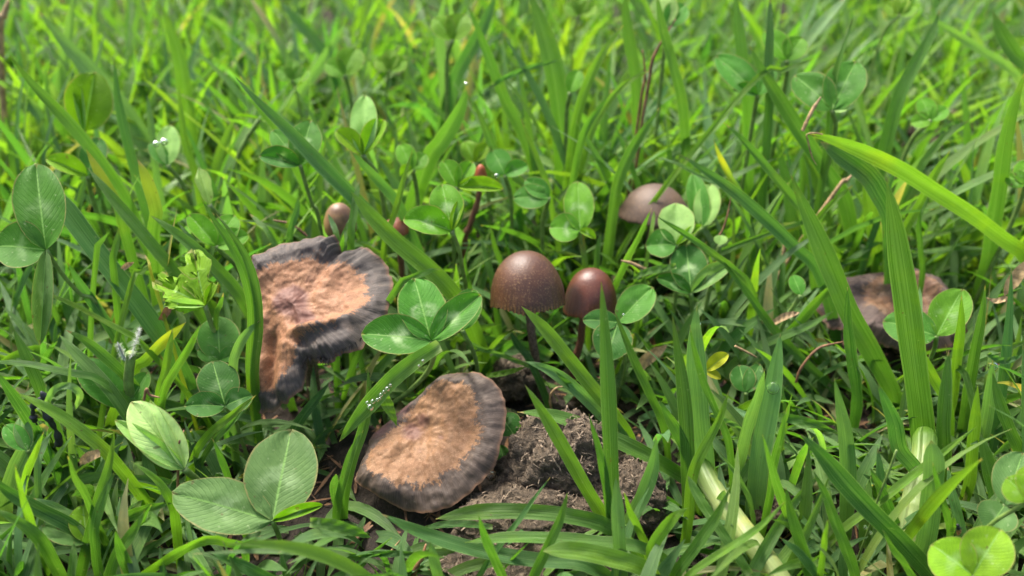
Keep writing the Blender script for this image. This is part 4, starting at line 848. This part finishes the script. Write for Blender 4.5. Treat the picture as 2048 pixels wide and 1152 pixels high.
# ------------------------------------------------------------------ dung clods
def clod(label, px, py, Y, rx, ry, rz, seed, zoff=0, nf=260):
    c = at_Y(px, py, Y); c[2] = rz*.55+zoff
    V, N = [], []; nu, nv = 70, 110
    for i in range(nu):
        ph = math.pi*i/(nu-1)
        for j in range(nv):
            th = 2*math.pi*j/nv; d = np.array([math.sin(ph)*math.cos(th), math.sin(ph)*math.sin(th), math.cos(ph)])
            k = 1+.22*mnoise.noise(Vector(d*1.3)+Vector((seed, 0, 0)))+.16*mnoise.noise(Vector(d*3)+Vector((0, seed, 0)))+.10*abs(mnoise.noise(Vector(d*7)+Vector((0, 0, seed))))*1.4+.05*mnoise.noise(Vector(d*16)+Vector((seed, 2, 0)))
            k += .05*mnoise.noise(Vector(d*34)+Vector((seed, 2, 0)))+.06*max(0, mnoise.noise(Vector(d*11)+Vector((seed, 8, 0))))
            V.append(c+d*np.array([rx, ry, rz])*k); N.append(d)
    root = empty('dung_clod', (c[0], c[1], 0), label, 'dung clod')
    mesh_obj('clump', V, grid_faces(nu, nv, True), M_DUNG, parent=root)
    Vf, Ff = [], []
    for k in range(nf):
        i = random.randrange(6, nu-20)*nv+random.randrange(nv); p = V[i]; n = N[i]
        d = nrm(np.cross(n, np.random.default_rng(seed*1000+k).normal(size=3)))*random.uniform(.06, .22); s = nrm(np.cross(d, n))*random.uniform(.008, .018)
        up = n*random.uniform(.0, .05); o = len(Vf)
        Vf += [p-d*.5-s+n*.012, p-d*.5+s+n*.012, p+s*.7+up*1.2+n*.02, p-s*.7+up*1.2+n*.02, p+d*.5+up]; Ff += [(o, o+1, o+2, o+3), (o+3, o+2, o+4)]
    mesh_obj('fibre', Vf, Ff, M_FIB, parent=root, smooth=False)['kind'] = 'stuff'
clod('biggest dung clod, fibrous and crumbly, under the broad lying blade', 1125, 890, 10.6, 1.05, .85, .95, 5, .05, 520)
clod('low dung clod in front of the biggest one, left of the fanned shoot', 1075, 985, 9.6, 1.25, .75, .55, 11, 0, 420)
clod('dung clod right of the fanned grass shoot', 1255, 960, 10.1, .70, .7, .62, 17, 0, 240)
clod('small dung clod at the foot of the bigger bell mushroom', 1030, 775, 13.6, .55, .5, .42, 23, .0, 160)
clod('dark lumpy clod at the bottom edge under the lying blades', 1000, 1105, 8.7, 1.0, .6, .35, 29, -.1, 200)
clod('crumb of soil in the gap of the lower right grass', 1580, 920, 9.9, .45, .35, .3, 37, .0, 80)
clod('brown clod in the gap near the top right corner', 1955, 45, 24, 1.1, .8, 1.2, 41, .6, 60)
PROTECT += [(1130,910,160,110,10.9), (1080,990,160,60,9.4), (1010,770,45,40,13.2)]

# ------------------------------------------------------------------ runners, sheaths, straw
t = empty('grass_runner', at_Y(1575, 1165, 8.0), 'thick cream coloured ribbed runner at the bottom right', 'grass runner')
def runner(root, pts, Y, lean, w, col, name='runner_stem', joints=()):
    P = blade_path(pts, Y, lean, root=False); Q = catmull(P, 50); R = np.full(50, w*.5*scale_at(Q[25]))
    for jn in joints:
        for i in range(50): R[i] *= 1+.16*math.exp(-((i/49-jn)/.02)**2)
    R *= np.array([min(1, .7+i/12) for i in range(50)]); V, Fc = tube(Q, R, 28)
    uv = [(40+(j/28), (i/49)) for i in range(50) for j in range(28)]+[(40, 0), (40, 1)]
    return mesh_obj(name, V, Fc, M_BL, parent=root, uv=uv, tint=[tuple(np.array(PAL['y'])*(1-q)+np.array(col)*q)+(0,) for q in [min(1, max(0, (i/49-.05)/.28)) for i in range(50)] for j in range(28)]+[(*PAL['y'], 0), (*col, 0)])
runner(t, [(1392,915),(1425,975),(1470,1040),(1520,1105),(1572,1180)], 8.0, 2.5, 46, (.33, .38, .15), joints=(.4,))
blade([(1375,950),(1400,1000),(1450,1075),(1500,1150)], 22, 'g', None, Y=7.9, lean=1.0, parent=t, root=False, tip=.2)
t = empty('grass_sheath', at_Y(1815, 1090, 9.6), 'whitish ribbed grass sheath with a joint at the lower right', 'grass sheath')
runner(t, [(1851,862),(1846,930),(1830,1000),(1808,1110)], 8.7, 1.95, 48, (.30, .37, .14), 'sheath', joints=(.55, .72))
t = empty('grass_runner', at_Y(1560, 1040, 8.8), 'slim dark wiry stem standing left of the pale sheath', 'grass stem')
V, Fc = tube(catmull(blade_path([(1793,900),(1775,950),(1755,1000),(1742,1045)], 9.0, .1), 20), 2.5*scale_at(at_Y(1775,950,9)), 8)
mesh_obj('wiry_stem', V, Fc, M_STALK, parent=t)
def stalk(label, pts, Y, wpx, mat, lean=.2, name='dry_stalk', root=True, flat=False):
    P = blade_path(pts, Y, lean, root=root); Q = catmull(P, 30); r = wpx*.5*scale_at(Q[8])
    R = .75*r*np.array([.35+.65*min(1, i/8) for i in range(30)])*np.array([1+.06*math.sin(i*.9)+.12*(i%9 == 4) for i in range(30)])
    V, Fc = tube(Q, R, 8); tag(mesh_obj(name, V, Fc, mat, origin=Q[-1]), label, 'dry stalk')
stalk('dry reddish brown stalk standing in the upper centre right', [(1352,38),(1325,80),(1305,120),(1298,165),(1288,220),(1282,260)], 18.6, 9, M_BROWN)
stalk('short reddish stalk left of the tall dry one in the upper centre', [(1285,100),(1290,150),(1282,200)], 18.8, 8, M_BROWN)
stalk('frayed straw tip in front of the heart shaped clover', [(1642,194),(1628,215),(1615,240),(1605,262)], 16.2, 10, M_STRAW, root=False)
stalk('thin curled dead tip hanging from the arched bent blade', [(1634,331),(1626,318),(1620,300),(1616,282),(1614,269),(1630,266),(1645,269)], 14.85, 4, M_STRAW, lean=0, root=False)
stalk('orange broken straw pointing left right of the bell caps', [(1242,521),(1262,526),(1285,536),(1302,543)], 14.2, 9, M_STRAW, root=False, lean=0)
stalk('twisted brown dead stem low in front of the wavy brown cap', [(1695,682),(1665,688),(1640,695),(1620,712),(1600,740),(1592,765)], 12.4, 7, M_BROWN, root=False)
stalk('curved pale root lying below the bigger bell stem', [(1128,772),(1110,778),(1100,795),(1104,828)], 12.0, 6, M_STRAW, root=False, lean=0)
stalk('brown withered stem behind the right clover cluster', [(1462,395),(1455,430),(1445,460),(1432,480)], 14.9, 5, M_BROWN, root=False)
stalk('pale pinkish straw piece in the dark gap at upper right', [(1571,478),(1568,500),(1565,525)], 14.7, 10, M_STRAW, root=False)
stalk('orange tipped straw stub behind the ribbed dark blade', [(1708,345),(1692,362),(1674,378)], 16, 10, M_STRAW)
stalk('short brown twig at the left of the folded pale clover leaf', [(368,860),(362,880),(358,895)], 9.8, 7, M_BROWN)
stalk('brown shrivelled stalk on the tip of the folded pale clover leaf', [(320,795),(300,790),(293,778),(288,800)], 9.9, 7, M_BROWN, root=False, lean=0)
stalk('tan dead leaf strip in the litter at the bottom, left of centre', [(852,1088),(845,1112),(832,1135)], 8.5, 14, M_BROWN)
stalk('thin tan straw lying in the litter under the tan flat cap', [(800,1080),(780,1105),(762,1130)], 8.9, 7, M_STRAW)
stalk('yellow straw stub left of the dew drop blade', [(1514,715),(1495,705),(1470,692)], 12.0, 6, M_STRAW, root=False, lean=0)
stalk('brown straw in the left middle above the withered cap', [(546,440),(560,443),(574,445)], 14.9, 6, M_BROWN, root=False, lean=0)
stalk('slim brown twig behind the withered cap', [(590,452),(602,462),(614,472)], 14.8, 7, M_BROWN, root=False, lean=0)
stalk('pale blurred straw at the top left corner', [(18,0),(8,30),(0,60)], 22, 18, M_STRAW)
def dead_leaf(label, pts, Y, w, lean=0, roll=0): blade(pts, w, 's', label, Y=Y, lean=lean, mat=M_BROWN if roll < 0 else M_STRAW, name='dead_leaf', roll=abs(roll), root=False)
dead_leaf('tan dead leaf lying right of the smaller bell foot', [(1335,690),(1312,705),(1290,722),(1278,738)], 12.8, 26)
dead_leaf('pale dead leaf lying left of the wavy brown cap', [(1600,625),(1572,632),(1548,645)], 13.2, 15)
dead_leaf('brown dead leaf in the dark gap under the torn clover leaf', [(345,600),(335,620),(322,640)], 12.6, 16, roll=-10)
dead_leaf('yellowed short leaf end beside the big yellow blade', [(268,525),(255,530),(245,538)], 12.6, 12)
dead_leaf('woolly pale leaf at the right edge by the wavy cap', [(2008,592),(2020,572),(2040,545),(2060,525)], 13.0, 26)
dead_leaf('white frayed fluff left of the woolly pale leaf', [(1972,596),(1992,602),(2012,598),(2026,610)], 13.0, 12)
dead_leaf('half dead leaf with tan margin in the lower left gap', [(160,930),(175,915),(200,905)], 9.4, 22)

# black twisted shred at the left
t = empty('black_shred', at_Y(95, 870, 9.9), 'twisted shiny black shred at the left edge among the blades', 'shred')
for k, (pts, wd) in enumerate((([(82,783),(92,800),(88,818),(100,840),(112,862),(118,885),(108,895)], 20), ([(90,795),(70,805),(66,830),(74,850)], 17))):
    P = blade_path(pts, 10.0, 0, root=False); Q = catmull(P, 36); R = wd*.5*scale_at(Q[10])*np.array([(.62+.22*math.sin(i*.5+k)+.12*math.sin(i*1.3))*min(1, .3+i/5, .3+(35-i)/6) for i in range(36)])
    V, Fc = tube(Q, R, 12); mesh_obj('curl', V, Fc, M_BLACK, parent=t)
# feathery white stigmas
t = empty('grass_flower', at_Y(260, 765, 11.2), 'green floret with two feathery white stigmas in the left middle', 'grass flower')
V, Fc = tube(catmull(blade_path([(262,705),(260,725),(258,745),(258,775)], 11.2, .1), 16), .085, 8); mesh_obj('floret', V, Fc, M_STALK, parent=t)
for pts in ([(278,658),(274,675),(268,695),(262,715)], [(236,688),(243,702),(250,718)]):
    P = catmull(blade_path(pts, 11.2, 0, root=False), 20); Vf, Ff = [], []
    for i in range(20):
        for k in range(16):
            d = nrm(rng.normal(size=3))*random.uniform(.06, .12)*(.5+.5*math.sin((i+4)/26*math.pi)); s = nrm(np.cross(d, [.3, .5, 1]))*.0045; o = len(Vf); Vf += [P[i]-s, P[i]+s, P[i]+d]; Ff.append((o, o+1, o+2))
    mesh_obj('stigma', Vf, Ff, M_WHITE, parent=t, smooth=False)
# little insect at lower right
t = empty('insect', at_Y(1915, 1058, 8.6), 'tiny orange and black insect on a blade at the lower right', 'insect')
def ell(c, r, ax=None, n=10, m=14):
    V = []
    for i in range(n):
        ph = math.pi*i/(n-1)
        for j in range(m): th = 2*math.pi*j/m; V.append(np.array(c)+np.array([math.sin(ph)*math.cos(th)*r[0], math.sin(ph)*math.sin(th)*r[1], math.cos(ph)*r[2]]))
    return V, grid_faces(n, m, True)
q = at_Y(1915, 1058, 8.55)
for nm, dx, dz, r, m in (('abdomen', .04, -.07, (.035, .03, .07), M_ANT), ('thorax', .01, .02, (.03, .03, .04), M_BLACK), ('head', -.02, .08, (.026, .026, .028), M_BLACK)):
    V, Fc = ell(q+np.array([dx, 0, dz]), r); mesh_obj(nm, V, Fc, m, parent=t)
for k in range(6):
    sgn = -1 if k % 2 else 1; z = (k//2-1)*.035; V, Fc = tube(catmull([q+np.array([.01, 0, z]), q+np.array([sgn*.05, -.03, z+.02]), q+np.array([sgn*.085, .02, z-.04])], 6), .004, 5); mesh_obj('leg', V, Fc, M_BLACK, parent=t)

# ------------------------------------------------------------------ dew
def drop(label, px, py, Y, wpx, flat=.75, hx=1.0, group=None):
    c = at_Y(px, py, Y); r = wpx*.5*scale_at(c); V, Fc = ell((0, 0, 0), (r*hx, r, r*flat), n=18, m=26)
    n = nrm(CAM-c); M = np.array(Vector(n).to_track_quat('Z', 'Y').to_matrix()); V = (M@np.array(V).T).T+c
    tag(mesh_obj('dew_drop', V, Fc, M_W, origin=c), label, 'dew drop', group)
drop('bigger heart shaped dew drop near the tip of the two-drop blade', 1392, 650, 11.05, 20, .6)
drop('lower dew drop on the two-drop blade', 1394, 716, 10.95, 22, .5)
drop('big square-ish dew drop on the grey-green blade in the middle right', 1546, 776, 10.45, 26, .5)
drop('dew drop on the blade at the right edge', 1986, 733, 11.5, 18, .6)
drop('tiny dew bead on the dark leaflet right of the smaller bell stem', 1220, 686, 12.6, 8)
drop('tiny dew bead on the smooth oval leaflet', 1247, 630, 12.7, 6)
drop('dew drop held in the leaf right of the tan flat cap', 982, 952, 10.6, 20, .7)
drop('dew drop at the very tip of the broad spear blade', 932, 168, 18.0, 7)
drop('dew bead on the wet leaflet behind the bright trio', 993, 352, 16.2, 9)
drop('dew bead on the dark slanting blade, upper of two at lower right', 1731, 1055, 8.4, 9)
drop('dew bead on the thick dark slanting blade, lower of two', 1742, 1066, 8.4, 8)
drop('left one of two dew beads blurred at the upper left', 312, 288, 16.6, 12)
drop('right one of two dew beads blurred at the upper left', 328, 284, 16.6, 14)
drop('big round dew bead at the end of the row near the blade tip', 741, 815, 10.15, 13, group=None)
for k, (x, y, wd) in enumerate(((735,806,8), (746,803,9), (755,800,7), (762,790,8), (768,784,7), (775,778,9), (781,771,6), (760,797,6), (846,722,6), (838,732,5))):
    drop('small dew bead, number %s from the tip, on the blade over the tan cap' % ['two', 'three', 'four', 'six', 'seven', 'eight', 'nine', 'five', 'eleven', 'ten'][k], x, y, 10.15, wd, group='small dew beads on the broad blade')
for k in range(14):
    x, y = [(1128,158), (1158,295), (1140,450), (1300,490), (1342,560), (470,655), (870,690), (1660,640), (1800,560), (600,1010), (830,640), (1330,470), (1700,1000), (1100,240)][k]

# ------------------------------------------------------------------ loose grass and leaf litter (uncountable)
def loose(name, N, xr, yr, Lr, Wr, K, cols, seed, th0=(.05, .75), bend=(.1, 1.1), mask=None, protect=True, label='', zb=-.3, dryfrac=.025, tex=True):
    g = np.random.default_rng(seed)
    nc = max(1, N//6); cx_, cy_ = g.uniform(*xr, nc), g.uniform(*yr, nc); ci = g.integers(0, nc, N); lone = g.random(N) < .35
    x = np.where(lone, g.uniform(*xr, N), cx_[ci]+g.normal(0, .22, N)); y = np.where(lone, g.uniform(*yr, N), cy_[ci]+g.normal(0, .22, N))
    keep = np.abs(x) < (y*.75+7)
    if mask is not None: keep &= mask(x, y, g)
    x, y = x[keep], y[keep]; cl0 = np.array([mnoise.noise(Vector((a*.22, b*.22, seed+50))) for a, b in zip(x, y)]); kk = g.random(len(x)) < .8+.9*cl0; x, y = x[kk], y[kk]; N = len(x)
    cl = np.array([mnoise.noise(Vector((a*.35, b*.35, seed))) for a, b in zip(x, y)])
    L = (Lr[0]+(Lr[1]-Lr[0])*g.random(N)**1.3)*(1+.45*cl); W = g.uniform(Wr[0], Wr[1], N)
    az = g.uniform(0, 2*math.pi, N); t0 = g.uniform(*th0, N); bd = g.uniform(*bend, N)
    s = np.linspace(0, 1, K)[None, :]; th = t0[:, None]+bd[:, None]*s**1.3
    ds = L[:, None]/(K-1)
    hx = np.cumsum(np.sin(th)*ds, 1); hz = np.cumsum(np.cos(th)*ds, 1)
    gz = np.full(N, zb)
    az2 = az[:, None]+g.uniform(-.5, .5, N)[:, None]*s
    PX = x[:, None]+np.cumsum(np.sin(th)*ds*np.cos(az2), 1); PY = y[:, None]+np.cumsum(np.sin(th)*ds*np.sin(az2), 1); PZ = gz[:, None]+hz
    P = np.stack([PX, PY, PZ], 2)
    if protect:
        px, py = project(P.reshape(-1, 3)); px = px.reshape(N, K); py = py.reshape(N, K); bad = np.zeros(N, bool)
        for (cx, cy, rx, ry, Yp) in PROTECT:
            ins = ((px-cx)/(rx+8))**2+((py-cy)/(ry+8))**2 < 1
            bad |= (ins & (PY < Yp)).any(1)
        dd = np.linalg.norm(P-CAM, axis=2).min(1); bad |= dd < 6.8
        P = P[~bad]; az2 = az2[~bad]; th = th[~bad]; W = W[~bad]; L = L[~bad]; N = len(P)
    side = np.stack([-np.sin(az2), np.cos(az2), 0*az2], 2)
    nn = np.stack([-np.cos(th)*np.cos(az2), -np.cos(th)*np.sin(az2), np.sin(th)], 2)
    tw = (g.uniform(-.8, .8, N)[:, None]+g.uniform(-1.2, 1.2, N)[:, None]*s)[..., None]
    sd = side*np.cos(tw)+nn*np.sin(tw); nn = nn*np.cos(tw)-side*np.sin(tw)
    pr = np.minimum(1, (1-s)/.55); wd = W[:, None]*np.sin(pr*math.pi/2)**.85*(1-.25*(1-s)**2)
    wd = np.maximum(wd, .006)[..., None]
    us = (-.5, 0, .5); V = np.stack([P+sd*wd*u+nn*wd*abs(u)*.35 for u in us], 2)      # N,K,3,3
    nv = K*3; idx = np.arange(N)[:, None, None]*nv+(np.arange(K-1)[None, :, None]*3+np.arange(2)[None, None, :])
    F4 = np.stack([idx, idx+1, idx+4, idx+3], -1).reshape(-1, 4)
    V = V.reshape(-1, 3)
    pc = np.array([PAL[k] for k in cols]); pick = g.integers(0, len(cols), N); hue = np.array([mnoise.noise(Vector((a*.3, b*.3, seed+9))) for a, b in zip(P[:, 0, 0], P[:, 0, 1])]); col = pc[pick]*(1+g.uniform(-.25, .25, (N, 1)))*(1+hue[:, None]*np.array([.7, .2, -.2]))*(1+g.uniform(-.08, .08, (N, 3)))
    dryb = g.random(N) < dryfrac; col[dryb] = np.array(PAL['s'])*g.uniform(.6, 1.1, (dryb.sum(), 1))
    tint = np.concatenate([np.repeat(col, nv, 0), np.repeat(g.uniform(0, 1, (N, 1)), nv, 0)], 1)
    uu = np.tile(np.tile([.01, .5, .99], K), N)+np.repeat(g.integers(0, 400, N), nv); vv = np.tile(np.repeat(1-np.linspace(0, 1, K), 3), N)
    me = bpy.data.meshes.new(name); me.vertices.add(len(V)); me.vertices.foreach_set('co', (V*S).astype(np.float32).ravel())
    me.loops.add(F4.size); me.loops.foreach_set('vertex_index', F4.astype(np.int32).ravel())
    me.polygons.add(len(F4)); me.polygons.foreach_set('loop_start', np.arange(0, F4.size, 4, dtype=np.int32)); me.polygons.foreach_set('use_smooth', np.ones(len(F4), bool))
    me.update(calc_edges=True)
    l = me.uv_layers.new(name='UVMap'); l.data.foreach_set('uv', np.stack([uu, vv], 1)[F4.ravel()].astype(np.float32).ravel())
    a = me.attributes.new('tint', 'FLOAT_COLOR', 'POINT'); a.data.foreach_set('color', tint.astype(np.float32).ravel())
    me.materials.append(M_BL); o = bpy.data.objects.new(name, me); C.objects.link(o); tag(o, label, name.replace('_', ' '), kind='stuff')
def soilgap(x, y, g):
    px, py = project(np.stack([x, y, 0*x], 1)); k = np.ones(len(x), bool)
    for (cx, cy, rx, ry, p) in ((1130, 940, 190, 140, .95), (860, 1070, 160, 60, .35), (1030, 775, 75, 60, .9), (1960, 60, 70, 60, .9), (1600, 900, 80, 50, .5), (1720, 600, 150, 70, .5)):
        ins = ((px-cx)/rx)**2+((py-cy)/ry)**2 < 1; k &= ~(ins & (g.random(len(x)) < p))
    return k
loose('short_grass', 8000, (-15, 15), (5.5, 19), (1.0, 2.6), (.10, .28), 8, 'gggbddgyg', 1, (.1, 1.25), (.1, 1.3), soilgap, dryfrac=.06, label='low crowded grass blades between the mushrooms and clovers')
loose('grass', 2900, (-15, 15), (7, 19), (2.0, 4.2), (.10, .26), 10, 'gggbyyp', 2, (.05, .8), (.1, 1.1), soilgap, label='taller loose grass blades in the near lawn')
loose('grass', 7500, (-28, 28), (17, 34), (2.2, 5.0), (.14, .36), 8, 'ggbyyyp', 3, (.05, .75), (.1, 1.0), None, label='dense lawn grass behind the mushrooms')
loose('grass', 8500, (-60, 60), (32, 80), (3, 6), (.2, .42), 6, 'ggyyp', 4, (.05, .7), (.1, .9), None, protect=False, label='far blurred lawn grass at the top of the view')
loose('grass', 9000, (-190, 190), (78, 260), (4, 7), (.6, 1.3), 4, 'ggyyp', 5, (.05, .7), (.1, .9), None, protect=False, label='farthest lawn grass fading to the horizon')
def litter():
    g = np.random.default_rng(5); N = 2600; V, Fc = [], []
    for k in range(N):
        x, y = g.uniform(-13, 13), g.uniform(6, 20); L = g.uniform(.1, .7); a = g.uniform(0, 6.28); d = np.array([math.cos(a), math.sin(a), g.uniform(-.15, .35)])*L; s = np.array([-math.sin(a), math.cos(a), 0])*g.uniform(.01, .045)
        p = np.array([x, y, gh(x, y)+.04]); o = len(V); V += [p-s*.4, p+s*.4, p+d*.5+s+np.array([0, 0, .03]), p+d*.5-s, p+d]; Fc += [(o, o+1, o+2, o+3), (o+3, o+2, o+4)]
    tag(mesh_obj('leaf_litter', V, Fc, M_BROWN, smooth=False), 'brown bits of dead grass strewn on the bare soil', 'leaf litter', kind='stuff')
litter()
